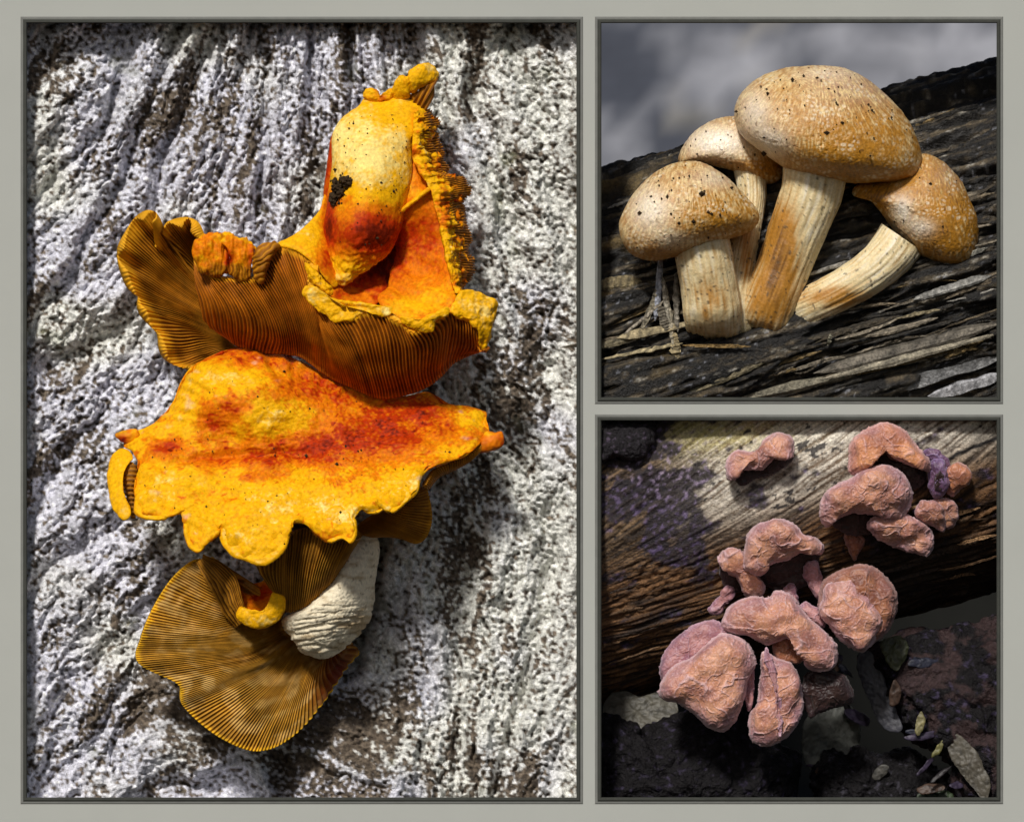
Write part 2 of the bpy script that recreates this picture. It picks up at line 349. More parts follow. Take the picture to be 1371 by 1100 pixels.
def gillcol(n, lo=GB, hi=GO, rim=YEL, rimw=.06, pale=None, seed=0., warm=None):
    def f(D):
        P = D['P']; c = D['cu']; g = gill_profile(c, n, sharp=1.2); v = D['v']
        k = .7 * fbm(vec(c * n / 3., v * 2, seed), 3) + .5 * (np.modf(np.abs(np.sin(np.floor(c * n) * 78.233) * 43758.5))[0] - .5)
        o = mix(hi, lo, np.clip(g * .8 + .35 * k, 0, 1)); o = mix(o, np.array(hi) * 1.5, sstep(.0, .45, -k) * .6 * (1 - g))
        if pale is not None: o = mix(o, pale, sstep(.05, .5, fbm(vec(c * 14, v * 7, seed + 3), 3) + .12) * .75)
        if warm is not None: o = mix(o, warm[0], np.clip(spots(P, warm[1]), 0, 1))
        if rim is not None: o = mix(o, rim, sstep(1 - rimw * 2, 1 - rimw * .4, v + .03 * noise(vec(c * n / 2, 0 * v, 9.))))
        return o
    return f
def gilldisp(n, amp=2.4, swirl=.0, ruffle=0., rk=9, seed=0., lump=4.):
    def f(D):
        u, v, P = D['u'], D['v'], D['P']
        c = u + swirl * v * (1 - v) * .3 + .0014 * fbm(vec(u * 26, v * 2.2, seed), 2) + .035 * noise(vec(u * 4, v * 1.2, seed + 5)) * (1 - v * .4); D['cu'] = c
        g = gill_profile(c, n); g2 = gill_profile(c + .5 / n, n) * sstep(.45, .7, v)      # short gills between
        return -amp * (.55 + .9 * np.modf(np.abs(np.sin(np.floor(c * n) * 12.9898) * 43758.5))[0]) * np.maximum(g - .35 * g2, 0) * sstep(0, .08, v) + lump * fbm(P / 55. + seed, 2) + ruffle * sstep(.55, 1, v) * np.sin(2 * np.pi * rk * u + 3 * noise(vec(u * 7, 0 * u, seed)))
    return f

# ------------------------------------------------------------------ upper orange mushroom
G3 = 'orange mushrooms tiered on the tree'
m1 = thing('orange_mushroom', (470, 500, -40), 'funnel-shaped orange mushroom with a tall upright red and yellow fold, topmost on the tree', 'mushroom', G3)
# gilled lobe on its side
inner = [(268, 338, 30), (272, 350, 22), (275, 362, 16), (278, 374, 12), (280, 386, 10), (284, 396, 8), (288, 406, 8), (292, 416, 8), (296, 426, 8), (300, 436, 6), (304, 446, 4), (308, 454, 2), (312, 460, 0), (316, 464, 0), (322, 468, 0)]
rim = [(266, 318, 62), (258, 302, 66), (243, 298, 68), (224, 305, 70), (208, 324, 44), (203, 291, 78), (187, 292, 76), (170, 315, 70), (161, 338, 66), (170, 372, 62), (188, 394, 58), (190, 414, 54), (214, 442, 50), (222, 474, 44), (258, 490, 34)]
inner, rim = np.array(inner, float), np.array(rim, float)
mid1 = inner * .62 + rim * .38 + [0, 0, -16]; mid2 = inner * .3 + rim * .7 + [0, 0, -12]
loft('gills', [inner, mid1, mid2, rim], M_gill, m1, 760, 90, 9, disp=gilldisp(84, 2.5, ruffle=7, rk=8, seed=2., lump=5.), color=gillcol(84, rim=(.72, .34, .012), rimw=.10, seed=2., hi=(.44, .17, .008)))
# front skirt of gills
rimc = np.array([(258, 340, 92), (272, 362, 104), (298, 372, 112), (325, 372, 118), (346, 372, 122), (356, 346, 118), (374, 331, 122), (398, 338, 128), (416, 356, 136), (412, 388, 150), (428, 412, 158), (458, 428, 164), (490, 418, 164), (520, 424, 164), (545, 442, 164), (577, 440, 160), (605, 415, 150), (632, 432, 142), (650, 464, 124)], float)
bot = np.array([(300, 452, 36), (315, 462, 40), (338, 470, 44), (362, 474, 50), (385, 476, 54), (402, 478, 56), (416, 486, 58), (428, 496, 60), (442, 506, 62), (457, 514, 64), (478, 524, 66), (498, 532, 66), (518, 533, 66), (543, 529, 62), (568, 520, 56), (590, 504, 52), (610, 486, 54), (630, 478, 66), (652, 470, 112)], float)
ma = bot * .66 + rimc * .34 + [0, 6, 16]; mb = bot * .32 + rimc * .68 + [0, 3, 16]; ma[0] = (272, 430, 60); mb[0] = (262, 390, 80); ma[-1, 2] -= 10; mb[-1, 2] -= 8
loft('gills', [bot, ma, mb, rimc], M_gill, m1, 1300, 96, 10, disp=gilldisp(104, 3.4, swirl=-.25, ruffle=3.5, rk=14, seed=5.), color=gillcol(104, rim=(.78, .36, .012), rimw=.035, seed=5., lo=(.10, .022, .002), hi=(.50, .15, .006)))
# rolled rim
for ol, d, cc in (([(259, 328), (272, 315), (288, 312), (304, 320), (308, 340), (304, 364), (288, 372), (270, 366), (258, 348)], 112, .50),
                  ([(296, 322), (312, 315), (328, 322), (342, 332), (338, 348), (336, 370), (322, 375), (308, 364), (306, 345)], 118, .52),
                  ([(262, 322), (285, 312), (312, 315), (345, 331), (352, 342), (330, 348), (300, 342), (270, 338)], 96, .58)):
    def foldcol(D, cc=cc):
        P = D['P']; base = capcol(cc, [(306, 350, 5, 20, -.4), (336, 345, 5, 18, -.3)], .22)(D); st = gill_profile(P[:, 0] / 4.6 + .8 * noise(P / 12.), 1)  # narrow dark spots paint the shaded creases between the folds
        return mix(base, mix((.42, .16, .006), (.10, .03, .003), st), sstep(346, 362, P[:, 1] + 12 * noise(P / 11.)) * .85)
    blob('rim_fold', ol, M_cap, m1, d, 11, 14, nt=140, nr=32, p=3, smooth=.006, disp=lambda D: 8 * fbm(D['P'] / vec(10., 26., 14.), 2) + .4 * noise(D['P'] / 4.), color=foldcol)
blob('rim_curl', [(339, 350), (346, 332), (358, 325), (372, 327), (366, 340), (358, 356), (352, 376), (342, 374)], M_gill, m1, 124, 14, 12, nt=110, nr=24,
     disp=lambda D: 2.2 * np.abs(np.sin(D['P'][:, 1] * .42 + D['P'][:, 0] * .30 + 2 * noise(D['P'] / 12.))) + 2.5 * fbm(D['P'] / 10., 2), color=lambda D: mix((.50, .21, .008), (.24, .08, .004), np.abs(np.sin(D['P'][:, 1] * .42 + D['P'][:, 0] * .30 + 2 * noise(D['P'] / 12.)))))
# upper surface of the wing between rim and fold
blob('cap', [(370, 327), (392, 315), (414, 298), (428, 280), (437, 256), (450, 262), (460, 300), (462, 350), (450, 384), (432, 370), (416, 350), (396, 336)], M_cap, m1,
     tps([(372, 327, 118), (400, 320, 112), (430, 282, 80), (440, 262, 62), (455, 300, 60), (455, 375, 110), (418, 350, 132)]), 8, 10, nt=170, nr=36, p=6, disp=skin(2.5, 22), color=capcol(.62, [(444, 300, 14, 70, -.42), (415, 312, 24, 18, .16), (436, 350, 10, 16, -.2)], .16, .06))
# tall upright fold
tower = [(431, 312), (436, 285), (439, 258), (444, 225), (445, 185), (450, 167), (463, 153), (480, 141), (489, 131), (503, 133), (522, 131), (546, 124), (558, 135), (571, 150), (566, 165), (556, 183), (552, 205), (552, 226), (549, 248), (545, 268), (541, 286), (537, 304), (529, 326), (517, 343), (499, 357), (478, 370), (454, 382), (440, 358), (434, 334)]
f_tower = tps([(490, 240, 118), (445, 250, 84), (448, 170, 66), (500, 132, 52), (560, 140, 60), (552, 205, 78), (545, 250, 92), (541, 285, 92), (470, 310, 134), (520, 320, 112), (460, 378, 116), (515, 345, 100), (434, 320, 92), (500, 185, 96)])
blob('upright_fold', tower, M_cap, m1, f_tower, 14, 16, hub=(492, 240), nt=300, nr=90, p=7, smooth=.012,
     disp=lambda D: skin(2.2, 24)(D) + 3 * sstep(300, 345, D['P'][:, 1]) * fbm(D['P'] / 9., 3) * 1.6,
     color=capcol(.84, [(488, 312, 70, 42, -.74), (520, 308, 30, 34, -.2), (440, 285, 9, 46, -.45), (480, 215, 44, 50, .12), (456, 366, 14, 10, .12), (455, 265, 20, 10, -.22), (556, 165, 10, 28, -.25), (500, 200, 40, 50, .05), (450, 175, 8, 30, .12), (525, 150, 40, 16, -.18)], .14))  # narrow cream spot at upper left paints the edge highlight
blob('back_fold', [(434, 272), (434, 248), (441, 195), (448, 176), (456, 200), (454, 250), (450, 290), (440, 300)], M_cap, m1, 62, 12, 10, nt=90, nr=18, disp=skin(1.5), color=capcol(.24, [], .12))
# cavity floor and wall; floor darkened in its colour as inner shade
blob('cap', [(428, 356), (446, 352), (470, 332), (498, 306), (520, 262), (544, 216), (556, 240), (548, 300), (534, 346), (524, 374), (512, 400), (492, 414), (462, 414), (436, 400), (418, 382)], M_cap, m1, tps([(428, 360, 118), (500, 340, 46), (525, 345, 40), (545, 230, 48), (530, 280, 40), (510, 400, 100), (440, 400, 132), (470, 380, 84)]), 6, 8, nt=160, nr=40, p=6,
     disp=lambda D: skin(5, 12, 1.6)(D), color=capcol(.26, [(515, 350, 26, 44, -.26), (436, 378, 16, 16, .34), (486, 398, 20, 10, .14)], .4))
blob('cap', [(552, 200), (562, 228), (580, 252), (592, 282), (601, 320), (609, 365), (611, 395), (602, 414), (576, 434), (548, 434), (530, 424), (510, 408), (506, 398), (518, 384), (526, 352), (531, 318), (530, 286), (541, 262)], M_cap, m1,
     tps([(555, 210, 72), (590, 280, 84), (608, 370, 112), (600, 412, 140), (545, 432, 152), (508, 402, 128), (528, 340, 66), (533, 300, 76), (545, 275, 88), (560, 330, 72), (575, 380, 100)]), 8, 9, nt=240, nr=70, p=7, smooth=.012,
     disp=lambda D: skin(2.4, 20)(D) + 1.6 * np.sin((D['P'][:, 1] - .5 * D['P'][:, 0]) / 7. + 3 * fbm(D['P'] / 30., 2)) * sstep(300, 330, D['P'][:, 1]),
     color=capcol(.42, [(560, 320, 34, 44, -.18), (532, 335, 10, 40, -.22), (545, 410, 36, 22, .22), (590, 400, 20, 18, .14), (548, 255, 14, 20, .12), (575, 262, 20, 5, .28)], .16))
blob('ridge', [(528, 288), (540, 276), (558, 262), (574, 250), (582, 243), (584, 249), (574, 258), (556, 271), (538, 286)], M_cap, m1, 100, 6, 10, nt=90, nr=14, disp=skin(1.5, 9), color=capcol(.62, [], .25))
# frilled gilled edge
fi = np.array([(556, 150, 62), (557, 170, 70), (556, 190, 76), (558, 210, 80), (564, 226, 84), (576, 242, 88), (584, 258, 90), (588, 278, 92), (594, 300, 94), (598, 322, 98), (603, 346, 104), (607, 368, 110), (611, 392, 118)], float)
fo = np.array([(570, 146, 44), (590, 162, 40), (588, 186, 38), (600, 208, 38), (601, 230, 40), (622, 238, 46), (628, 256, 44), (622, 280, 40), (631, 304, 40), (628, 326, 42), (636, 350, 46), (630, 374, 60), (622, 388, 84)], float)
fm = fi * .5 + fo * .5 + [0, 0, 16]
loft('gills', [fi, fm, fo], M_gill, m1, 460, 48, 9, disp=lambda D: gilldisp(80, 2.6, ruffle=3, rk=7, seed=8.)(D) + 6 * fbm(D['P'] / 16., 3),
     color=lambda D: mix(gillcol(80, rim=(.34, .12, .006), rimw=.12, seed=8., hi=(.52, .19, .008))(D), YEL, sstep(.52, .22, D['v'] + .45 * fbm(D['P'] / 17., 3)) * .85))
jag = np.random.RandomState(4)
for w0, w1, dd, cc in ((-.12, .40, 14, .60), (.10, .72, 2, .44)):
    ci = spline(fi * (1 - w0) + fo * w0 + [0, 0, dd], 80, False, True); co = spline(fi * (1 - w1) + fo * w1 + [0, 0, dd + 3], 80, False, True)
    co[:, 0] += 5 * noise(vec(np.arange(80) / 3.1, 0 * np.arange(80), cc * 9)) + 4 * jag.normal(size=80) * .6; co[:, 2] += 13 * noise(vec(np.arange(80) / 3.6, 5 + 0 * np.arange(80), cc * 5)); co[:, 1] += 5 * noise(vec(np.arange(80) / 2.7, 9 + 0 * np.arange(80), cc))
    loft('frill', [ci, ci * .5 + co * .5 + [0, 0, 7], co], M_cap, m1, 330, 26, 5, disp=lambda D: 8 * fbm(D['P'] / vec(16., 12., 14.), 3), color=capcol(cc, [(570, 190, 14, 30, .14), (598, 270, 20, 20, -.18), (604, 330, 12, 20, .14)], .5))
# knob at the tip
blob('tip_knob', [(524, 128), (528, 112), (534, 102), (543, 100), (548, 95), (560, 87), (574, 84), (585, 93), (587, 104), (577, 112), (562, 119), (550, 130), (538, 136)], M_cap, m1, tps([(526, 126, 62), (550, 110, 74), (580, 92, 58), (586, 104, 56)]), 11, 12, nt=150, nr=34, p=2.6, smooth=.006, disp=lambda D: skin(2.2, 11)(D) - 4 * np.exp(-((D['P'][:, 0] - 545 - .3 * (D['P'][:, 1] - 105)) / 2.5) ** 2), color=capcol(.76, [(575, 92, 10, 6, .14), (545, 112, 5, 14, -.16), (530, 128, 8, 8, -.2)], .16))
blob('tip_gills', [(550, 132), (560, 120), (574, 112), (585, 106), (583, 118), (577, 134), (570, 147), (560, 144)], M_gill, m1, 62, 9, 12, nt=100, nr=26, disp=lambda D: 2 * np.sin(D['P'][:, 0] * .9 + D['P'][:, 1] * .5), color=lambda D: mix((.46, .19, .008), (.12, .035, .003), .5 + .5 * np.sin(D['P'][:, 0] * .9 + D['P'][:, 1] * .5)))
blob('tip_knob', [(487, 132), (489, 121), (496, 117), (505, 121), (509, 129), (517, 126), (522, 118), (529, 122), (526, 136), (506, 138)], M_cap, m1, 58, 9, 10, nt=100, nr=20, smooth=.004, disp=skin(3, 8), color=capcol(.60, [(497, 122, 4, 4, .2), (512, 132, 6, 5, -.25)], .25))
# bright lips of the rim
blob('rim_lip', [(405, 394), (408, 384), (418, 382), (430, 390), (446, 399), (470, 403), (494, 406), (512, 409), (526, 411), (524, 420), (510, 424), (494, 418), (478, 428), (462, 431), (448, 431), (432, 420), (416, 408)], M_cap, m1, 162, 5, 9, nt=220, nr=30, p=3.5, smooth=.006, disp=lambda D: skin(3.2, 11)(D) - 5 * np.maximum(0, 1 - D['r'] / .8), color=capcol(.80, [(410, 398, 12, 12, .1), (450, 412, 40, 5, -.1), (518, 416, 8, 8, .2)], .14, -.1))
blob('rim_lip', [(536, 424), (546, 426), (560, 428), (578, 420), (596, 411), (603, 414), (598, 424), (582, 430), (579, 444), (566, 444), (552, 440), (540, 434)], M_cap, m1, 164, 8, 9, nt=150, nr=22, smooth=.006, disp=skin(3, 10), color=capcol(.78, [], .16, -.08))
blob('rim_lobe', [(603, 416), (612, 398), (622, 388), (638, 390), (652, 393), (664, 402), (667, 418), (661, 434), (657, 452), (648, 468), (641, 462), (640, 446), (628, 432), (612, 426)], M_cap, m1, tps([(605, 415, 148), (640, 392, 128), (666, 420, 120), (648, 466, 122), (635, 425, 140)]), 9, 12, nt=180, nr=44, p=4, smooth=.006, disp=lambda D: skin(5, 16)(D) + 3 * noise(vec(D['t'] * 12, D['r'] * 2, 4.)) * sstep(.3, .9, D['r']), color=capcol(.78, [(645, 458, 12, 12, -.2), (618, 425, 10, 8, -.22), (640, 415, 16, 12, .14)], .14))
blob('rim_lip', [(408, 352), (420, 358), (432, 372), (446, 388), (440, 396), (426, 388), (414, 374)], M_cap, m1, 150, 8, 8, nt=90, nr=18, disp=skin(4, 8), color=capcol(.7, [], .35))
for ol, d in (([(444, 248), (449, 241), (456, 243), (458, 250), (453, 256), (446, 256)], 118), ([(455, 238), (466, 237), (472, 243), (466, 250), (458, 248)], 124), ([(441, 258), (448, 258), (451, 268), (446, 276), (441, 270)], 116), ([(452, 256), (459, 254), (460, 261), (456, 264), (452, 262)], 122)):
    blob('soil_clump', ol, M_soil, m1, d - 3, 5, 7, nt=60, nr=16, smooth=.002, disp=lambda D: 5.5 * fbm(D['P'] / 3.6, 3))
blob('stem', [(404, 480), (420, 478), (438, 490), (452, 506), (452, 524), (430, 520), (410, 506), (402, 492)], M_stem, m1, -8, 44, 40, nt=60, nr=16, disp=skin(2, 10), color=lambda D: mix((.34, .33, .28), (.52, .5, .42), sstep(-.2, .3, fbm(D['P'] / 8., 2))))

# ------------------------------------------------------------------ middle mushroom
m2 = thing('orange_mushroom', (480, 800, -40), 'broad flat orange-yellow mushroom cap with wavy rim and thick white stem, middle of the tier', 'mushroom', G3)
capo = [(181, 622), (176, 606), (164, 597), (167, 580), (195, 570), (215, 555), (230, 535), (240, 511), (255, 491), (285, 474), (320, 464), (355, 468), (400, 480), (430, 496), (470, 514), (510, 527), (550, 528), (576, 524), (606, 540), (632, 543), (650, 552), (657, 575), (650, 588), (638, 600), (622, 612), (600, 620), (578, 628), (567, 640), (563, 656), (553, 668), (535, 680), (524, 687), (514, 680), (502, 688), (486, 684), (476, 698), (478, 714), (470, 727), (456, 720), (440, 727), (424, 717), (408, 704), (391, 702), (383, 712), (385, 728), (375, 745), (352, 757), (332, 752), (312, 745), (297, 728), (291, 712), (281, 710), (277, 728), (264, 740), (252, 732), (248, 712), (241, 690), (232, 684), (226, 692), (212, 697), (198, 692), (184, 692), (179, 676), (176, 650)]
fcap = tps([(320, 466, 34), (400, 482, 38), (470, 515, 40), (550, 529, 38), (606, 541, 40), (655, 575, 66), (330, 505, 92), (260, 510, 62), (235, 540, 56), (168, 588, 58), (178, 625, 100), (285, 545, 100), (300, 578, 92), (330, 560, 112), (400, 545, 92), (480, 560, 82), (560, 565, 78), (250, 590, 96), (300, 612, 102), (400, 608, 104), (500, 600, 104), (600, 590, 98), (640, 600, 104), (570, 640, 150), (520, 684, 170), (470, 650, 150), (470, 726, 190), (400, 660, 150), (350, 650, 146), (340, 700, 176), (350, 756, 196), (265, 740, 186), (260, 680, 154), (230, 640, 132), (215, 695, 166), (180, 690, 152)])
def capdisp(D):
    P = D['P']; x, y, r = P[:, 0], P[:, 1], D['r']
    crease = -7 * np.exp(-((y - (612 - .10 * (x - 330) - 6 * np.sin((x - 200) / 60.) + 7 * noise(vec(x / 26., 0 * x, 3.)))) / 6.) ** 2) * sstep(190, 240, x) * sstep(470, 360, x)
    return 2.6 * fbm(P / 30., 3) + .5 * noise(P / 5.5) + crease + 4 * fbm(vec(x / 26, y / 16, 12.), 3) + 5 * np.exp(-((r - .90) / .05) ** 2) * (.6 + noise(vec(x / 22, y / 22, 3.))) + 6 * fbm(vec(x / 60, y / 38, 2.), 2) - 4 * sstep(.95, 1, r) ** 2 + 5.5 * sstep(.62, .9, r) * noise(vec(np.arctan2(y - 590, (x - 410) * .7) * 11, r * 1.2, 5.)) + 5 * sstep(.66, .95, r) * sstep(560, 640, y) * fbm(vec(x / 17, y / 40, 8.), 2)
def ccap(D):
    P = D['P']; x, y = P[:, 0], P[:, 1]
    base = .62 + 1.0 * spots(P, [(410, 602, 110, 24, -.38), (310, 614, 70, 11, -.22), (520, 572, 95, 36, -.40), (440, 515, 100, 26, -.34), (350, 474, 80, 18, -.30), (560, 545, 50, 16, -.2), (305, 548, 34, 14, -.30), (280, 570, 26, 12, -.28), (225, 598, 22, 12, -.36), (340, 640, 40, 7, -.2),
                           (310, 508, 48, 14, .30), (360, 560, 36, 20, .24), (245, 545, 20, 26, .12), (400, 672, 90, 24, .20), (480, 690, 60, 20, .18), (340, 715, 44, 24, .20), (630, 560, 24, 12, .16), (210, 660, 30, 24, .18), (560, 650, 40, 14, .14), (260, 640, 40, 14, .12), (270, 500, 30, 16, .1)])
    ang = np.arctan2(y - 590, x - 430); scal = noise(vec(ang * 26, np.hypot(x - 430, (y - 590) * 1.4) / 15., 4.))
    t = base + .22 * fbm(P / 13., 3) + .11 * noise(P / 4.) - .18 * sstep(.36, .55, scal) + .16 * (voronoi(vec(x / 7.5, y / 6.))[1] - .3) * sstep(330, 480, x + 60 * noise(P / 30.)) + .24 * fbm(P / 42., 3) - .16 * sstep(.955, 1, D['r'])
    c = orange(t); return np.where((D['front'] > .5)[:, None], mix(c, (.74, .52, .38), sstep(.28, .5, fbm(vec(x / 30, y / 18, 6.), 3)) * .42 * sstep(.6, .85, D['r'])), mix(c, GO, .85 * sstep(.995, .93, D['r'])))
blob('cap', capo, M_cap, m2, fcap, 5, 12, hub=(410, 600), nt=720, nr=190, p=14, smooth=.012, disp=capdisp, color=ccap, dens=1.25)
for ol, d, cc in (([(248, 690), (246, 714), (252, 732), (264, 741), (274, 734), (280, 714), (284, 690), (266, 678)], 176, .70), ([(297, 700), (294, 722), (310, 744), (332, 752), (352, 758), (374, 746), (386, 726), (384, 700), (350, 676), (315, 684)], 184, .80),
                  ([(184, 660), (180, 684), (190, 694), (208, 697), (224, 694), (236, 680), (236, 654), (210, 644)], 150, .74), ([(420, 700), (428, 718), (442, 727), (458, 722), (470, 728), (478, 714), (474, 692), (450, 676)], 178, .78), ([(484, 676), (492, 687), (506, 688), (516, 681), (526, 687), (540, 677), (552, 662), (540, 640), (500, 650)], 160, .74)):
    O_ = np.array(ol, float); cxy = O_.mean(0)
    blob('rim_lobe', ol, M_cap, m2, lambda x, y: fcap(x, y) - 4 + .02 * d, 9, 7, nt=130, nr=34, p=3.5, smooth=.008, disp=lambda D: skin(2, 20)(D) - 9 * np.maximum(0, 1 - D['r'] / .9) * 1.6, color=capcol(cc, [(cxy[0], cxy[1] - 20, 40, 14, .05)], .16, -.16))
blob('rim_lobe', [(146, 618), (152, 606), (164, 600), (174, 604), (178, 614), (168, 624), (164, 640), (166, 660), (175, 680), (174, 692), (164, 696), (153, 684), (146, 662), (143, 638)], M_cap, m2, tps([(160, 605, 100), (145, 640, 116), (168, 690, 150), (170, 640, 126)]), 9, 10, nt=130, nr=28, p=3, disp=skin(1.8, 14), color=capcol(.76, [(168, 690, 10, 12, .12)], .12, -.1))
blob('rim_gills', [(160, 632), (170, 620), (182, 622), (184, 650), (182, 690), (174, 690), (168, 664)], M_gill, m2, 112, 8, 10, nt=80, nr=20, disp=lambda D: 1.8 * np.sin(D['P'][:, 1] * 1.0), color=lambda D: mix((.5, .2, .01), (.12, .04, .004), .5 + .5 * np.sin(D['P'][:, 1] * 1.0)))
blob('rim_lobe', [(154, 582), (164, 577), (182, 574), (186, 584), (178, 596), (166, 592), (160, 590)], M_gill, m2, 66, 8, 8, nt=60, nr=16, disp=skin(1.5, 8), color=capcol(.5, [(165, 588, 6, 5, -.4)], .2))
blob('rim_lobe', [(646, 584), (652, 577), (664, 579), (672, 578), (675, 588), (672, 598), (662, 603), (650, 606), (638, 606), (636, 598)], M_gill, m2, 84, 10, 10, nt=80, nr=18, disp=skin(1.5, 10), color=capcol(.34, [(652, 580, 8, 4, .3)], .2))
# underside of the rim on the far side
ru = np.array([(646, 596, 92), (630, 610, 100), (606, 620, 112), (582, 632, 126), (570, 650, 138)], float); rl = np.array([(640, 606, 70), (622, 622, 76), (604, 632, 82), (588, 640, 92), (574, 656, 104)], float)
loft('gills', [rl, (ru + rl) / 2 + [2, 3, 6], ru], M_gill, m2, 200, 16, 6, disp=gilldisp(34, 2.2, seed=3., lump=1.), color=gillcol(34, rim=None, seed=3., hi=(.55, .22, .01)))
# gilled lobe behind the rim, right of the stem
gi = np.array([(470, 712, 70), (476, 706, 70), (482, 700, 72), (490, 694, 74), (500, 688, 78), (520, 680, 84), (545, 662, 92)], float)
go = np.array([(500, 720, 60), (520, 719, 62), (540, 723, 66), (558, 728, 70), (572, 718, 74), (579, 690, 80), (572, 652, 92)], float)
loft('gills', [gi, gi * .5 + go * .5 + [0, 0, 10], go], M_gill, m2, 300, 60, 9, disp=gilldisp(46, 1.5, seed=6., lump=2.), color=gillcol(46, rim=(.5, .22, .01), rimw=.05, seed=6., hi=(.42, .17, .01), lo=(.2, .07, .005)))
# gills running down to the white stem
gt = np.array([(340, 752, 150), (372, 742, 156), (390, 716, 150), (412, 708, 150), (434, 722, 158), (455, 722, 160), (474, 722, 156), (486, 716, 130)], float)
gb = np.array([(372, 800, 112), (378, 812, 110), (386, 820, 108), (398, 818, 108), (412, 812, 106), (428, 800, 102), (444, 784, 98), (458, 764, 92)], float)
loft('gills', [gt, gt * .6 + gb * .4 + [-2, 2, 6], gb], M_gill, m2, 420, 80, 9, disp=gilldisp(36, 3.6, seed=9., lump=4.), color=gillcol(36, rim=None, seed=9., lo=(.10, .04, .004), hi=(.44, .20, .02)))
blob('stem', [(380, 842), (378, 828), (396, 818), (412, 806), (428, 790), (444, 770), (458, 744), (470, 722), (490, 712), (505, 720), (508, 742), (502, 780), (501, 806), (494, 832), (474, 858), (452, 874), (432, 884), (414, 880), (398, 868)], M_stem, m2, tps([(490, 720, 46), (400, 840, 80), (430, 880, 66), (500, 800, 44), (450, 810, 74)]), 48, 50, nt=220, nr=70, smooth=.01,
     disp=lambda D: 2.0 * fbm(D['P'] / 16., 4) - 2.6 * sstep(.5, .8, ridged(vec(D['P'][:, 0] / 60, (D['P'][:, 1] + .15 * D['P'][:, 0]) / 9., 2.), 2)) * sstep(790, 830, D['P'][:, 1]) + .8 * noise(D['P'] / 4.),
     color=lambda D: mix(mix((.80, .71, .52), (.50, .38, .22), sstep(.0, .45, fbm(vec(D['P'][:, 0] / 26, D['P'][:, 1] / 8., 3.), 3) + .9 * np.exp(-((D['P'][:, 0] - 483) / 16) ** 2 - ((D['P'][:, 1] - 838) / 12) ** 2))), (.2, .14, .08), sstep(.44, .52, noise(D['P'] / 6.)) * .6))

# ------------------------------------------------------------------ lowest mushroom
m3 = thing('orange_mushroom', (450, 900, -50), 'brown-gilled mushroom turned underside out, lowest of the tier on the bark', 'mushroom', G3)
hubc = np.array([(384, 818, 50), (380, 822, 48), (378, 828, 46), (378, 834, 44), (380, 840, 42), (384, 846, 40), (390, 850, 38), (398, 853, 34), (408, 855, 28), (420, 855, 20), (434, 852, 12), (452, 842, 4)], float)
rimL = np.array([(300, 768, 84), (268, 748, 88), (236, 768, 92), (206, 812, 94), (188, 856, 92), (186, 888, 86), (238, 916, 78), (246, 946, 66), (296, 988, 58), (352, 1005, 52), (406, 972, 34), (484, 872, -12)], float)
rm1 = hubc * .7 + rimL * .3 + [0, 0, 12]; rm2 = hubc * .35 + rimL * .65 + [0, 0, 8]
warm = ((.14, .010, .003), [(456, 900, 34, 46, .95), (400, 862, 26, 12, .5), (436, 935, 20, 22, .4)])
def swirl_cur(c, amt): c = c.copy(); c[2:9, 1] += amt; c[2:7, 0] += amt * .5; return c
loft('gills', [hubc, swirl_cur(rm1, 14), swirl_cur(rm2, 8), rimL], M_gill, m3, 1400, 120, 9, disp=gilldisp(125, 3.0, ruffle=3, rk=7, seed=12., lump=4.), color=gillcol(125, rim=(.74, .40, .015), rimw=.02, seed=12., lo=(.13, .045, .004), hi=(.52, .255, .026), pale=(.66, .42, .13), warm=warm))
fa = np.array([(262, 752, 96), (276, 778, 98), (288, 800, 96), (300, 822, 90), (316, 840, 80)], float); fb = np.array([(272, 741, 112), (296, 752, 118), (316, 772, 120), (324, 800, 116), (330, 822, 108)], float)
loft('gills', [fa, fa * .5 + fb * .5 + [4, 0, 12], fb], M_gill, m3, 120, 110, 8, disp=lambda D: -2.6 * gill_profile(D['v'] + .03 * fbm(vec(D['u'] * 5, D['v'] * 9, 2.), 2), 9) + 3 * fbm(D['P'] / 22., 3) + D.setdefault('cu', D['v'] * 0)[:] * 0,
     color=lambda D: mix((.46, .20, .015), (.10, .035, .004), gill_profile(D['v'] + .03 * fbm(vec(D['u'] * 5, D['v'] * 9, 2.), 2), 9)))
blob('cap', [(294, 756), (316, 768), (338, 782), (356, 776), (364, 764), (376, 790), (372, 812), (346, 826), (324, 818), (312, 790)], M_cap, m3, tps([(300, 760, 96), (340, 790, 62), (365, 780, 74), (345, 822, 104)]), 5, 8, nt=110, nr=28, p=5, disp=skin(3, 12), color=capcol(.40, [(345, 795, 24, 12, -.16), (350, 775, 14, 6, .2)], .24))
blob('rim_lip', [(316, 826), (322, 812), (334, 818), (348, 818), (360, 808), (366, 792), (376, 792), (382, 802), (380, 820), (368, 834), (350, 841), (332, 838)], M_cap, m3, 118, 10, 10, nt=150, nr=26, smooth=.008, disp=skin(2.2, 12), color=capcol(.74, [(350, 832, 24, 6, .12)], .14, -.14))
blob('rim_lip', [(356, 764), (362, 758), (368, 772), (374, 790), (368, 796), (362, 782)], M_cap, m3, 112, 6, 6, nt=60, nr=14, disp=skin(1.5, 8), color=capcol(.6, [], .3))
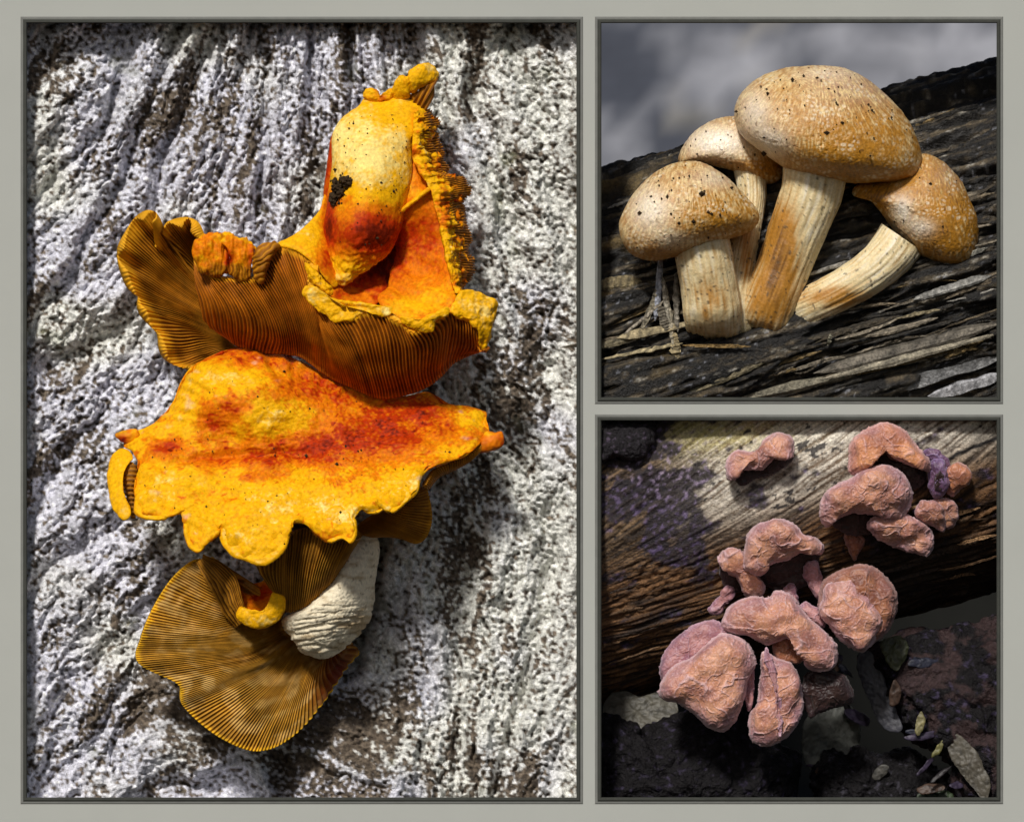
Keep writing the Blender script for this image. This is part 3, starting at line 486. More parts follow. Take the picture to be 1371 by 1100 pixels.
# ------------------------------------------------------------------ logs
def log_mesh(cx, cy, cd, ang, A, B, x0, x1, ymin, ymax, relief, color, step=2.1, phi=(-80, 96)):
    e = np.array([math.cos(ang), -math.sin(ang)]); nrm = np.array([-math.sin(ang), -math.cos(ang)])
    s = np.arange((x0 - cx) / e[0] - 150, (x1 - cx) / e[0] + 150, step)
    ph = np.concatenate([np.radians(np.arange(phi[0], phi[1], math.degrees(step / A))), np.radians(np.linspace(phi[1], phi[0] + 360, 30))[:-1]])
    Sg, Ph = np.meshgrid(s, ph); q = Ph * A
    x = cx + Sg * e[0] + nrm[0] * A * np.sin(Ph); y = cy + Sg * e[1] + nrm[1] * A * np.sin(Ph); d = cd + B * np.cos(Ph)
    infront = ((Ph > math.radians(phi[0])) & (Ph < math.radians(phi[1])))
    h, ex = relief(x, y, Sg, q); h = h * infront
    n = vec(nrm[0] * np.sin(Ph) / A, nrm[1] * np.sin(Ph) / A, np.cos(Ph) / B); n /= np.linalg.norm(n, axis=-1)[..., None]
    P = vec(x, y, d) + n * h[..., None]; P[..., 2] = np.minimum(P[..., 2], -12)
    c = color(x, y, Sg, q, h, ex)
    P[..., 0] = np.clip(P[..., 0], x0, x1); P[..., 1] = np.clip(P[..., 1], ymin, ymax)
    return P, c
# upper log: fibrous rotten wood
ANG = math.atan2(150, 531); U = dict(cx=1070, cy=418, cd=-226, A=238, B=190)
def relief_u(x, y, s, q):
    w = 10 * fbm(vec(s / 130, q / 60, 1), 3); qq = q + w
    f1 = ridged(vec(s / 420, qq / 46, 3.), 2); f2 = ridged(vec(s / 190, qq / 15, 6.), 2); f3 = fbm(vec(s / 60, qq / 4.6, 9.), 3)
    lay = fbm(vec(s / 300, qq / 55, 13.), 2); ch = fbm(vec(s / 16, qq / 9, 15.), 3)
    gouge = sstep(.1, .35, fbm(vec(s / 150, qq / 24, 18.), 3))
    edge = sstep(.05, .10, lay) * 13 + sstep(-.16, -.12, lay) * 10
    return edge - 12 * f1 ** 3 - 7 * f2 ** 2 + 5 * f3 + 5 * ch - 16 * gouge, (f1, f2, f3, lay, ch, gouge)
def col_u(x, y, s, q, h, ex):
    f1, f2, f3, lay, ch, gouge = ex; w = fbm(vec(s / 90, q / 10, 23.), 4); w2 = fbm(vec(s / 14, q / 5, 25.), 3)
    c = mix((.008, .007, .006), (.12, .092, .055), sstep(-.05, .45, w + .45 * w2))
    c = mix(c, (.40, .38, .33), sstep(.22, .5, .6 * w2 + .5 * w + .45 * f3) * .9)
    c = mix(c, (.25, .17, .06), sstep(.1, .45, fbm(vec(s / 120, q / 30, 28.), 3)) * .5 * sstep(980, 880, x))
    c = mix(c, (.30, .31, .35), sstep(.36, .5, noise(vec(s / 9, q / 4, 33.))) * sstep(.0, .3, noise(vec(s / 60, q / 30, 37.))) * .6)
    return mix(c, (.012, .01, .008), np.clip(gouge, 0, 1) * .8)  # gouges blackened in the colour, as the shade inside them
U['cd'] += 8
Pu, cu = log_mesh(U['cx'], U['cy'], U['cd'], ANG, U['A'], U['B'], 791, 1500, -200, 546, relief_u, col_u)
lg = thing('rotten_log', (1145, 546, -226), 'dark fibrous rotting log carrying the four tan mushrooms', 'log')
make('log_body', W(Pu), gridf(Pu.shape[0], Pu.shape[1]), M_log, lg, cu)
def log_d(L, x, y, ang=ANG):                 # front depth of a log at (x, y)
    o = -math.sin(ang) * (x - L['cx']) - math.cos(ang) * (y - L['cy']); return L['cd'] + L['B'] * np.sqrt(np.maximum(0.02, 1 - (o / L['A']) ** 2))
# splinters: long slivers lying along the grain
rs = np.random.RandomState(21)
def sliver(name, x, y, L, w, a, lift, parent, mat, shade, bend=0., lg_=U, d=None):
    n = 22; t = np.linspace(-1, 1, n); wj = w * (1 - np.abs(t) ** 4.0) * (.62 + .6 * np.interp(np.arange(n), np.linspace(0, n - 1, 6), rs.rand(6))) + .3
    xs = x + t * L / 2 * math.cos(a) + rs.normal(size=n) * .4; ys = y - t * L / 2 * math.sin(a) + bend * (1 - t * t) + rs.normal(size=n) * .3
    dd = (log_d(lg_, xs, ys) if d is None else np.full(n, d)) + lift + rs.normal(size=n) * .8
    k = 7; al = np.linspace(0, 2 * np.pi, k, endpoint=False) + .3; jit = (.5 + .9 * rs.rand(1, k)) * (.92 + .16 * rs.rand(n, k))
    V = vec(xs[:, None] + math.sin(a) * wj[:, None] * np.cos(al) * jit, ys[:, None] + math.cos(a) * wj[:, None] * np.cos(al) * jit, dd[:, None] + wj[:, None] * .6 * np.sin(al) * jit)
    cc = np.array(shade) * (.35 + .9 * rs.rand(n, k, 1)) * (.6 + .8 * rs.rand(1, k, 1)) * np.ones(3)
    make(name, W(V.reshape(-1, 3)), [gridf(n, k, True), np.arange(k)[None, ::-1], np.arange(k)[None] + (n - 1) * k], mat, parent, cc, smooth=False)
tones = [(.07, .055, .035), (.16, .125, .08), (.26, .22, .16), (.03, .026, .02), (.34, .32, .28), (.22, .15, .06)]
for q in range(200):
    x = rs.uniform(815, 1330); off = rs.uniform(-120, 215) if q % 3 else rs.uniform(-120, 40); y = U['cy'] - .283 * (x - U['cx']) - off
    if y > 530 or y < 60: continue
    if 900 < x < 1110 and 180 < y < 455: continue
    sliver('splinter', x, y, rs.uniform(40, 150), rs.uniform(1.0, 3.6), ANG + rs.normal() * .07, rs.uniform(3, 11), lg, M_log, tones[rs.choice(6, p=[.2, .25, .15, .2, .08, .12])], rs.normal() * 4)
for (x, y, L, w, a, l, sh) in ((1215, 466, 260, 11, .26, 10, (.16, .14, .11)), (1215, 478, 250, 5, .25, 17, (.34, .30, .22)), (1255, 500, 190, 9, .27, 8, (.22, .22, .22)), (1295, 515, 110, 9, .28, 12, (.40, .40, .42)), (960, 505, 150, 8, .42, 10, (.17, .15, .09)), (985, 500, 120, 4, .42, 16, (.24, .2, .12)),
                               (1075, 515, 180, 8, .22, 8, (.2, .18, .13)), (845, 452, 100, 6, .3, 14, (.3, .25, .15)), (860, 470, 110, 4, .2, 15, (.34, .28, .16)), (960, 463, 90, 2.6, -.02, 24, (.42, .27, .1)), (830, 380, 60, 8, .1, 4, (.24, .19, .10)), (838, 410, 70, 10, .2, 8, (.26, .21, .12)),
                               (1275, 385, 110, 5, .3, 12, (.34, .33, .3)), (1230, 420, 60, 2.4, .2, 13, (.36, .3, .18)), (1110, 455, 16, 3, 1.3, 16, (.3, .28, .2)), (1290, 345, 70, 4, .4, 10, (.25, .24, .2)), (1180, 385, 60, 5, .5, 8, (.18, .15, .1))):
    sliver('splinter', x, y, L, w, a, l, lg, M_log, sh)
for (x, y, L, w, a, sh) in ((881, 385, 90, 3.2, 1.48, (.36, .38, .44)), (873, 405, 80, 3.5, 1.2, (.3, .26, .18)), (893, 410, 78, 3.5, 1.7, (.40, .36, .28)), (906, 405, 80, 6, 1.6, (.28, .25, .2)), (899, 440, 60, 3, 1.65, (.34, .3, .22)), (906, 462, 36, 7, 1.7, (.50, .40, .22)), (888, 425, 40, 6, 1.9, (.22, .19, .14)), (880, 442, 110, 6, .2, (.32, .26, .15)), (862, 425, 70, 3, .7, (.3, .26, .2))):
    sliver('splinter', x, y, L, w, a, 0, lg, M_log, sh, 2, U, -12)

# ------------------------------------------------------------------ tan mushrooms
G4 = 'tan mushrooms clustered on the rotting log'
def tan_col(bright, brown, lst):  # bright paints sunlit highlights, lst also darkens the side away from the sun
    def f(D):
        P = D['P']; x, y = P[:, 0], P[:, 1]; hx, hy = D['hub']
        ang = np.arctan2(y - hy + 140, x - hx); fib = noise(vec(ang * 60, y / 12., 3.)) + .6 * noise(vec(x / 3.2, y / 7., 5.))
        t = spots(P, lst) + .55 * fib + .34 * fbm(P / 24., 3)
        c = mix((.72, .53, .25), (.42, .185, .016), sstep(-.3, .45, t + .06)); c = mix(c, (.20, .085, .015), sstep(.5, 1.1, t))
        c = mix(c, (.90, .84, .72), np.clip(spots(P, bright), 0, 1) * (.8 + .3 * fib)); c = mix(c, (.42, .30, .24), np.clip(spots(P, brown), 0, 1) * sstep(-.5, .3, fib) * .75)
        sc = voronoi(vec(x / 7., y / 6.))[1]; c = mix(c, (.82, .72, .52), sstep(.30, .5, sc) * sstep(.05, .4, fbm(P / 30. + 7, 2) + .1) * .55)
        return mix(c, (.13, .06, .02), sstep(.38, .5, noise(P / 6. + 31)) * sstep(-.1, .3, noise(P / 30. + 2)) * .6)
    return f
def tan_disp(D): return 1.8 * fbm(D['P'] / 34., 3) + .45 * noise(D['P'] / 4.2) + .9 * sstep(.2, .5, noise(D['P'] / 9. + 4)) * noise(D['P'] / 3.)
def crumbs(parent, pts, base, seed):
    r = np.random.RandomState(seed); Vs, Fs = [], []; n = 0
    oct_ = np.array([(1, 0, 0), (0, 1, 0), (-1, 0, 0), (0, -1, 0), (0, 0, 1), (0, 0, -1)], float); fc = np.array([(0, 1, 4), (1, 2, 4), (2, 3, 4), (3, 0, 4), (1, 0, 5), (2, 1, 5), (3, 2, 5), (0, 3, 5)])
    for x, y, s in pts:
        d = base(x, y); q = oct_ * s * (.6 + .8 * r.rand(6, 1)) * (.7 + .6 * r.rand(1, 3)) + [x, y, d + s * .2]; Vs.append(q); Fs.append(fc + n); n += 6
    o = make('soil_specks', W(np.concatenate(Vs)), np.concatenate(Fs), M_soil, parent, smooth=False); tag(o, kind='stuff')
def inside(ol, x, y):
    ol = np.asarray(ol, float); c = False; j = len(ol) - 1
    for i in range(len(ol)):
        if (ol[i, 1] > y) != (ol[j, 1] > y) and x < (ol[j, 0] - ol[i, 0]) * (y - ol[i, 1]) / (ol[j, 1] - ol[i, 1]) + ol[i, 0]: c = not c
        j = i
    return c
def stem_col(dk, lst=()):
    def f(D):
        P = D['P']; fb = noise(vec(D['t'] * 9, D['v'] * 5, 3.)) + .6 * noise(vec(D['t'] * 22, D['v'] * 8, 5.))
        a = np.clip(spots(P, lst), 0, 1.2) + .35 * fb + .2 * fbm(P / 20., 3)
        c = mix((.72, .59, .33), (.42, .19, .025), sstep(-.05, .6, a)); c = mix(c, (.17, .07, .01), sstep(.7, 1.15, a)); c = mix(c, (.85, .82, .74), sstep(.1, -.45, a) * .8)
        return mix(c, (.05, .04, .025), sstep(.50, .56, noise(P / 5.2 + 3)) * .8)
    return f
def stem_disp(D): return 1.7 * noise(vec(D['t'] * 8, D['v'] * 3, 1.)) + 1.1 * noise(vec(D['t'] * 20, D['v'] * 5, 7.)) + 1.6 * fbm(D['P'] / 22., 3)
caps = [
 ('big tan mushroom with domed speckled cap, tallest of the log cluster', [(985, 168), (984, 146), (994, 123), (1018, 103), (1054, 91), (1100, 88), (1135, 93), (1166, 110), (1194, 134), (1215, 160), (1230, 190), (1234, 214), (1227, 234), (1208, 242), (1170, 245), (1130, 244), (1090, 238), (1060, 230), (1034, 214), (1011, 197), (995, 184)],
  -10, 96, 96, (1100, 190), [(1092, 226, -16, 43, 40), (1085, 262, -22, 41, 38), (1066, 312, -36, 38, 36), (1048, 360, -48, 36, 34), (1030, 405, -52, 37, 34), (1018, 436, -55, 38, 34), (1010, 452, -60, 36, 30)],
  [(1150, 200, 80, 50, .42), (1060, 160, 50, 40, .15), (1130, 232, 80, 14, .35)], [(1030, 192, 26, 20, .9), (1010, 150, 22, 30, .7), (1110, 98, 40, 10, .4)], [(1150, 120, 60, 26, .75), (1090, 110, 50, 18, .3)], [(1045, 330, 22, 60, .95), (1030, 400, 30, 50, .7)], 80, 60),
 ('small pale tan mushroom tucked behind the tall one, cap half hidden', [(909, 218), (914, 196), (930, 176), (955, 161), (988, 155), (1015, 168), (1040, 200), (1048, 226), (1043, 241), (1026, 246), (1010, 238), (990, 231), (964, 224), (938, 218)],
  -70, 52, 44, (975, 200), [(1004, 226, -66, 21, 22), (1006, 262, -66, 19, 20), (1000, 310, -62, 18, 20), (990, 360, -58, 20, 22), (984, 410, -54, 22, 24), (986, 446, -54, 24, 24), (988, 458, -60, 22, 22)],
  [(1020, 226, 26, 12, .6), (960, 218, 40, 6, .4)], [(950, 190, 36, 22, .9), (985, 190, 30, 20, .5)], [], [(1000, 330, 10, 60, .5)], 22, 16),
 ('tan mushroom with crusted flat cap leaning over wood splinters', [(831, 316), (831, 292), (844, 266), (865, 240), (894, 222), (924, 216), (950, 221), (976, 240), (1000, 265), (1013, 280), (1016, 294), (1006, 308), (985, 318), (960, 325), (930, 337), (900, 345), (874, 349), (850, 343), (838, 332)],
  18, 76, 70, (925, 285), [(938, 322, 0, 38, 36), (944, 352, -8, 38, 36), (950, 388, -18, 38, 35), (954, 420, -24, 39, 34), (956, 442, -28, 36, 30), (955, 458, -34, 30, 26)],
  [(975, 300, 44, 22, .35), (900, 338, 60, 10, .35), (935, 285, 30, 24, .1)], [(870, 280, 26, 30, .85), (900, 320, 20, 12, .4), (960, 240, 30, 14, .4)], [(930, 235, 44, 12, .45)], [(955, 400, 30, 40, .35)], 70, 12),
 ('brown tan mushroom bent sideways on a curved stem', [(1236, 206), (1260, 215), (1285, 240), (1300, 270), (1310, 300), (1308, 330), (1297, 350), (1275, 357), (1250, 350), (1225, 338), (1205, 320), (1190, 300), (1178, 282), (1164, 268), (1142, 262), (1146, 248), (1180, 238), (1212, 224)],
  -36, 66, 62, (1245, 285), [(1208, 318, -46, 33, 30), (1194, 338, -44, 32, 30), (1166, 364, -44, 29, 28), (1130, 386, -46, 27, 26), (1096, 404, -50, 26, 26), (1062, 420, -54, 26, 24), (1036, 436, -60, 24, 22)],
  [(1270, 300, 50, 60, .55), (1180, 262, 30, 16, .9), (1230, 225, 40, 18, .35)], [(1208, 282, 13, 18, 1.), (1232, 305, 18, 12, .8)], [(1270, 232, 34, 26, .6)], [(1120, 398, 46, 16, .6)], 14, 8)]
for k, (lab, ol, d0, fr, bk, hub, path, lst, bright, brown, slst, ncr, nd) in enumerate(caps):
    path = [(a, b, c + 20 * min(1, max(0, (b - 250) / 120.)) + 8, e, f) for a, b, c, e, f in path]
    path[-1] = path[-1][:2] + (path[-1][2] - 62,) + path[-1][3:]; path[-2] = path[-2][:2] + (path[-2][2] - 16,) + path[-2][3:]
    t = thing('tan_mushroom', (path[-1][0], path[-1][1], path[-1][2]), lab, 'mushroom', G4)
    blob('cap', ol, M_tan, t, d0, fr, bk, hub=hub, nt=300, nr=120, smooth=.02, p=2.3, disp=tan_disp, color=tan_col(bright, brown, lst))
    tube('stem', path, M_tstem, t, 90, 150, stem_disp, stem_col(0, slst))
    O = np.asarray(ol, float); H_ = np.array(hub); r = np.random.RandomState(k + 3); pts = []
    while len(pts) < ncr:
        x, y = r.uniform(O[:, 0].min(), O[:, 0].max()), r.uniform(O[:, 1].min(), O[:, 1].max())
        y = O[:, 1].min() + (y - O[:, 1].min()) * r.uniform(.25, 1)
        if inside(O, x, y): pts.append((x, y, r.choice([1., 1.4, 2., 3.2], p=[.40, .34, .19, .07])))
    def base(x, y, O=O, H_=H_, d0=d0, fr=fr):
        v = np.array([x, y]) - H_; a = np.linspace(0.02, 1, 80); L = 1.
        for q in np.linspace(1, 12, 300):
            if not inside(O, *(H_ + v * q)): L = q; break
        return d0 + fr * math.sqrt(max(0, 1 - (1 / L) ** 2.3))
    crumbs(t, pts, base, k)

# ------------------------------------------------------------------ lower log
Lw = dict(cx=1070, cy=618, cd=-242, A=240, B=216); ANG2 = math.atan2(155, 531)
def relief_l(x, y, s, q):
    g = s * .32 * sstep(-160, 160, q) ; w = 5 * fbm(vec(s / 90, q / 40, 31), 3)
    f = fbm(vec((s + .0 * q) / 90, (q - .34 * s * sstep(-190, -20, q) + w) / 4.2, 33.), 3); f2 = ridged(vec(s / 130, (q - .3 * s * sstep(-190, -20, q) + w) / 13, 36.), 2)
    rough = sstep(-.05, .3, fbm(vec(s / 90, q / 70, 38.), 3) + .5 * sstep(960, 840, x) * sstep(760, 640, y))
    ch = fbm(vec(s / 12, q / 10, 41.), 3); low = sstep(-60, -190, q)
    return 1.8 * f - 2.5 * f2 ** 2 * (1 + 2.0 * low) + 6 * rough * ch + 6 * fbm(vec(s / 120, q / 70, 43.), 2) + 5 * low * fbm(vec(s / 60, q / 7, 45.), 3), (f, f2, rough, ch, low)
def col_l(x, y, s, q, h, ex):
    f, f2, rough, ch, low = ex; n1 = fbm(vec(s / 70, q / 50, 51.), 3); n2 = fbm(vec(s / 9, q / 7, 53.), 3)
    c = mix((.022, .013, .008), (.22, .14, .075), sstep(-.35, .55, f * 1.3 + n1 * .5 + n2 * .2)); 
    up = sstep(690, 570, y + .32 * (x - 1180)) * sstep(860, 1000, x); c = mix(c, mix((.20, .14, .09), (.86, .80, .68), sstep(-.4, .3, f * 1.2 + n2 * .4)), up * .95)  # pale wood, lightened further in the colour to look lit from above
    c = mix(c, (.44, .38, .12), np.exp(-((x - 960) / 90) ** 2 - ((y - 575) / 32) ** 2) * sstep(-.3, .2, n2 + .1) * .8)
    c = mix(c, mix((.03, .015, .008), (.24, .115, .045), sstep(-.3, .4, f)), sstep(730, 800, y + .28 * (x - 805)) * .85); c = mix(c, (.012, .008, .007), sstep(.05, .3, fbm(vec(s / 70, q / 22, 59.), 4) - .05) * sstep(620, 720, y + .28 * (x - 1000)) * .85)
    dk = sstep(.08, .26, fbm(vec(s / 46, q / 34, 57.), 4) + .62 * np.exp(-((x - 880) / 75) ** 2 - ((y - 665) / 50) ** 2) - .06 + .5 * np.exp(-((x - 905) / 34) ** 2 - ((y - 742) / 20) ** 2) + .7 * np.exp(-((x - 830) / 52) ** 2 - ((y - 580) / 44) ** 2))
    c = mix(c, mix((.018, .014, .018), (.10, .07, .16), sstep(.0, .4, n2)), dk * .9)
    c = mix(c, (.018, .012, .008), sstep(.0, .5, sstep(1120, 1230, x) * sstep(690, 760, y) + .35 * n1) * sstep(680, 740, y) * .85)  # lower right darkened in the colour, as the log's shaded underside
    c = mix(c, (.42, .33, .42), sstep(.1, .4, n2) * np.exp(-((x - 900) / 70) ** 2 - ((y - 628) / 34) ** 2) * .7)
    crack = np.abs(y - (605 - .42 * (x - 1290) + 5 * noise(vec(x / 18, 0 * x, 4.)))); c = mix(c, (.01, .008, .008), sstep(4.5, 1.5, crack) * sstep(1255, 1275, x))
    blot = sstep(.2, .26, fbm(vec(s / 16, q / 9, 61.), 3) + .55 * np.exp(-((x - 1090) / 26) ** 2 - ((y - 602) / 10) ** 2) + .3 * np.exp(-((x - 1040) / 40) ** 2 - ((y - 668) / 14) ** 2) - .12)
    return mix(c, (.012, .01, .014), blot * .9)
Lw['cd'] += 10
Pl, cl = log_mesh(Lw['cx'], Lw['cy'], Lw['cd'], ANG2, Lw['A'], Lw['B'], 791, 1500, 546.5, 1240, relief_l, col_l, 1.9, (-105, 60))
lw = thing('fallen_log', (1145, 870, -236), 'barkless weathered log with dark stains and painted shade carrying the pinkish ear fungi', 'log')
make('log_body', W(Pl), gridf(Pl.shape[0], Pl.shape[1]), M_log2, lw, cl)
for q in range(46):
    x = rs.uniform(812, 1320); y = Lw['cy'] - .29 * (x - Lw['cx']) + rs.uniform(90, 225)
    if 880 < x < 1210 and 690 < y < 990: continue
    sliver('splinter', x, y, rs.uniform(30, 110), rs.uniform(1.0, 2.6), ANG2 + rs.normal() * .06, rs.uniform(1, 5), lw, M_log2, [(.16, .09, .045), (.34, .2, .1), (.05, .03, .02)][rs.randint(3)], rs.normal() * 3, Lw)
blob('bark_remnant', [(795, 556), (860, 556), (878, 566), (876, 588), (868, 606), (850, 618), (826, 612), (800, 622), (794, 600)], M_dark, lw, lambda x, y: log_d(Lw, x, y, ANG2) + 6, 26, 20, nt=120, nr=36, p=4, disp=lambda D: 7 * fbm(D['P'] / 12., 4), color=lambda D: mix((.012, .010, .012), (.08, .06, .09), sstep(.15, .5, fbm(D['P'] / 7., 3))))

# ------------------------------------------------------------------ ear fungi
G5 = 'ear fungi clustered on the weathered log'
def ear_disp(seed, w=1.):
    def f(D):
        P = D['P'] + seed * 13.; w1 = P / 40. + .5 * vec(noise(P / 24.), noise(P / 24. + 5), noise(P / 24. + 9)); w2 = P / 19. + .5 * vec(noise(P / 13.), noise(P / 13. + 5), noise(P / 13. + 9))
        v = 1 - np.minimum(1, 7 * np.abs(noise(w1))); v2 = 1 - np.minimum(1, 5 * np.abs(noise(w2 + 4))); v3 = 1 - np.minimum(1, 3.5 * np.abs(noise(w2 * 2.1 + 14))); msk = sstep(-.1, .25, noise(P / 30. + 8)); mk1 = sstep(-.35, .0, noise(P / 38. + 18))
        D['v1'] = sstep(.45, .98, v) * mk1; D['v2'] = np.maximum(sstep(.5, .98, v2) * msk, .7 * sstep(.55, .98, v3) * (1 - msk))
        return w * (9 * fbm(P / 46., 2) * sstep(1.02, .8, D['r']) + 1.5 * D['v1'] + 1.3 * D['v2'] + 4.4 * noise(w1) * sstep(1.05, .75, D['r']) + 1.8 * noise(w2 + 4) + .5 * noise(P / 3.6) + 4.2 * noise(vec(D['t'] * 13, D['r'] * 2.2, seed)) * sstep(.35, .85, D['r']) * (1 - .4 * sstep(.9, 1, D['r'])))
    return f
def ear_col(flesh=(.50, .22, .13), lil=(.58, .40, .42), dark=0., rim=.38):
    def f(D):
        P = D['P']; n = fbm(P / 30. + 2, 3); fl = np.array(flesh); c = mix(fl, fl * [1.2, 1.36, 1.4], sstep(-.1, .4, n)); c = mix(c, fl * [.62, .6, .95], sstep(.1, -.4, n) * .7)
        c = mix(c, lil, np.clip(D['v1'] * .55 + D['v2'] * .42, 0, .75)); low = sstep(.0, .5, fbm(P / 24. + 11, 3)); c = mix(c, fl * [.36, .30, .52], low * .6); c = mix(c, np.array(lil) * [.55, .50, .66], sstep(.66, .92, D['r']) * rim); c = mix(c, np.array(lil) * 1.15, sstep(.93, .985, D['r']) * .7); c = mix(c, np.array(lil) * 1.3, sstep(.2, .45, noise(P / 2.6)) * .28)
        return c * (1 - dark)
    return f
INN = ((.16, .06, .035), (.2, .1, .11))
def ear(label, parts, base):
    t = thing('ear_fungus', base, label, 'fungus', G5)
    for k, (nm, ol, off, fr, bk, kind) in enumerate(parts):
        O = np.asarray(ol, float); fld = (lambda x, y, off=off: log_d(Lw, x, np.minimum(y, Lw['cy'] - .29 * (x - Lw['cx']) + 150), ANG2) + off)
        if isinstance(off, tuple): fld = tps(off)
        col = {'f': ear_col(), 'p': ear_col((.40, .18, .17), (.46, .30, .36)), 'o': ear_col((.52, .20, .085), (.6, .36, .34)), 'd': ear_col((.028, .011, .008), (.05, .026, .026), 0, .6), 'v': ear_col((.16, .075, .12), (.28, .2, .36)), 'i': ear_col((.30, .11, .05), (.34, .2, .18))}[kind]  # d: near-black tone painting the shade inside hollows, shared by one fungus
        sz = np.ptp(O[:, 0]) + np.ptp(O[:, 1]); n = int(np.clip(sz * 1.5, 80, 340))
        blob(nm, O, M_ear, t, fld, fr, bk, nt=n, nr=max(20, n // 4), p=2.8, smooth=.006, disp=ear_disp(k + base[0] * .013, 1. if sz > 120 else .7), color=col)
    return t
ear('small folded ear fungus standing alone on the pale upper side of the log', [
    ('cap', [(971, 634), (974, 616), (988, 604), (1006, 606), (1016, 598), (1029, 584), (1045, 577), (1058, 584), (1064, 598), (1061, 612), (1051, 604), (1040, 609), (1029, 622), (1018, 628), (1004, 628), (988, 632), (978, 642)], 26, 20, 18, 'f'),
    ('hollow', [(982, 634), (1004, 628), (1022, 624), (1036, 612), (1050, 602), (1062, 612), (1054, 622), (1034, 634), (1014, 640), (998, 650), (986, 646)], 10, 5, 14, 'd')], (1015, 625, -60))
ear('hooded reddish ear fungus arched over a dark hollow beside the crack', [
    ('cap', [(1136, 632), (1136, 606), (1145, 585), (1164, 571), (1190, 566), (1212, 578), (1229, 598), (1243, 614), (1246, 632), (1232, 628), (1212, 619), (1192, 608), (1180, 594), (1172, 596), (1170, 612), (1160, 626), (1147, 636)], 30, 24, 22, 'o'),
    ('hollow', [(1170, 602), (1176, 594), (1196, 610), (1240, 630), (1232, 652), (1204, 652), (1172, 632)], 8, 6, 16, 'd')], (1190, 625, -60))
ear('purple curled ear fungus with orange lobe next to the crack', [
    ('curl', [(1242, 646), (1244, 628), (1250, 614), (1262, 616), (1270, 632), (1270, 650), (1262, 663), (1250, 666)], 24, 16, 16, 'v'), ('hollow', [(1251, 640), (1258, 630), (1264, 640), (1262, 654), (1254, 656)], 39, 4, 6, 'd'),
    ('lobe', [(1266, 634), (1274, 622), (1288, 620), (1300, 631), (1298, 646), (1286, 656), (1276, 664), (1266, 656)], 20, 16, 16, 'o'), ('lobe', [(1236, 606), (1248, 600), (1266, 612), (1272, 624), (1258, 620), (1244, 618)], 14, 9, 12, 'v')], (1268, 645, -60))
ear('large smooth ear fungus with swollen flap over a crumpled lower lip', [
    ('cap', [(1097, 692), (1099, 672), (1114, 652), (1136, 641), (1160, 628), (1180, 622), (1200, 628), (1215, 642), (1222, 660), (1219, 680), (1208, 692), (1192, 694), (1168, 688), (1144, 686), (1124, 692), (1110, 704), (1101, 702)], 38, 32, 28, 'f'),
    ('hollow', [(1116, 694), (1140, 682), (1170, 684), (1176, 702), (1160, 716), (1134, 714), (1118, 706)], 14, 6, 16, 'd'),
    ('lower_lip', [(1166, 694), (1190, 690), (1212, 688), (1226, 694), (1240, 704), (1249, 716), (1248, 734), (1240, 743), (1220, 738), (1196, 730), (1176, 721), (1162, 708)], 34, 24, 24, 'f'),
    ('brown_lobe', [(1130, 716), (1146, 712), (1158, 722), (1152, 738), (1144, 750), (1136, 738)], 6, 8, 10, 'i')], (1170, 705, -60))  # darker brown lobe at the foot of the flap
ear('pair of small overlapping ear fungi lobes beside the large smooth one', [
    ('lobe', [(1224, 682), (1232, 672), (1246, 670), (1259, 676), (1266, 690), (1264, 711), (1250, 705), (1232, 696)], 30, 16, 16, 'f'), ('lobe', [(1246, 672), (1262, 665), (1276, 670), (1283, 684), (1281, 698), (1270, 708), (1262, 700), (1262, 686)], 20, 14, 14, 'f')], (1255, 690, -60))
ear('domed ear fungus cap with a dark open underside above the crumpled one', [
    ('cap', [(995, 758), (997, 736), (1005, 712), (1022, 698), (1045, 695), (1065, 702), (1078, 715), (1094, 720), (1103, 732), (1098, 742), (1082, 738), (1062, 744), (1042, 750), (1028, 756), (1018, 770), (1005, 768)], 40, 30, 24, 'f'),
    ('hollow', [(1018, 766), (1030, 752), (1060, 742), (1096, 738), (1090, 762), (1076, 786), (1044, 790), (1026, 782)], 10, 8, 20, 'd'), ('fold', [(1082, 752), (1094, 752), (1102, 776), (1100, 800), (1090, 798), (1080, 780), (1074, 768)], 18, 10, 12, 'p'), ('fold', [(1050, 786), (1062, 782), (1068, 796), (1070, 812), (1058, 812), (1050, 800)], 16, 10, 10, 'p')], (1045, 760, -50))
ear('crinkled small ear fungus with a thin pink stalk on the bare wood', [
    ('cap', [(961, 752), (968, 739), (984, 734), (997, 744), (1000, 760), (1012, 768), (1024, 784), (1020, 796), (1006, 799), (994, 788), (988, 770), (974, 764)], 30, 17, 16, 'f'), ('inside', [(964, 756), (978, 762), (988, 774), (992, 790), (980, 792), (968, 778)], 14, 6, 10, 'd'),
    ('stalk', [(948, 814), (955, 806), (966, 794), (972, 784), (982, 786), (984, 796), (972, 808), (966, 820), (954, 823)], 20, 10, 12, 'p')], (985, 775, -50))
ear('crumpled ear fungus with an upturned brown underside in the cluster centre', [
    ('cap', [(967, 838), (970, 820), (985, 806), (1008, 799), (1028, 801), (1040, 790), (1058, 795), (1070, 810), (1084, 826), (1102, 842), (1116, 858), (1122, 880), (1112, 896), (1088, 897), (1076, 888), (1080, 868), (1070, 856), (1052, 852), (1036, 860), (1024, 862), (1004, 850), (984, 848)], 56, 30, 26, 'f'),
    ('underside', [(1034, 862), (1050, 852), (1072, 854), (1082, 868), (1076, 884), (1062, 888), (1042, 886)], 44, 8, 16, 'i'), ('fold', [(1070, 812), (1080, 806), (1096, 816), (1104, 838), (1094, 840), (1080, 828)], 34, 12, 12, 'p')], (1045, 840, -50))
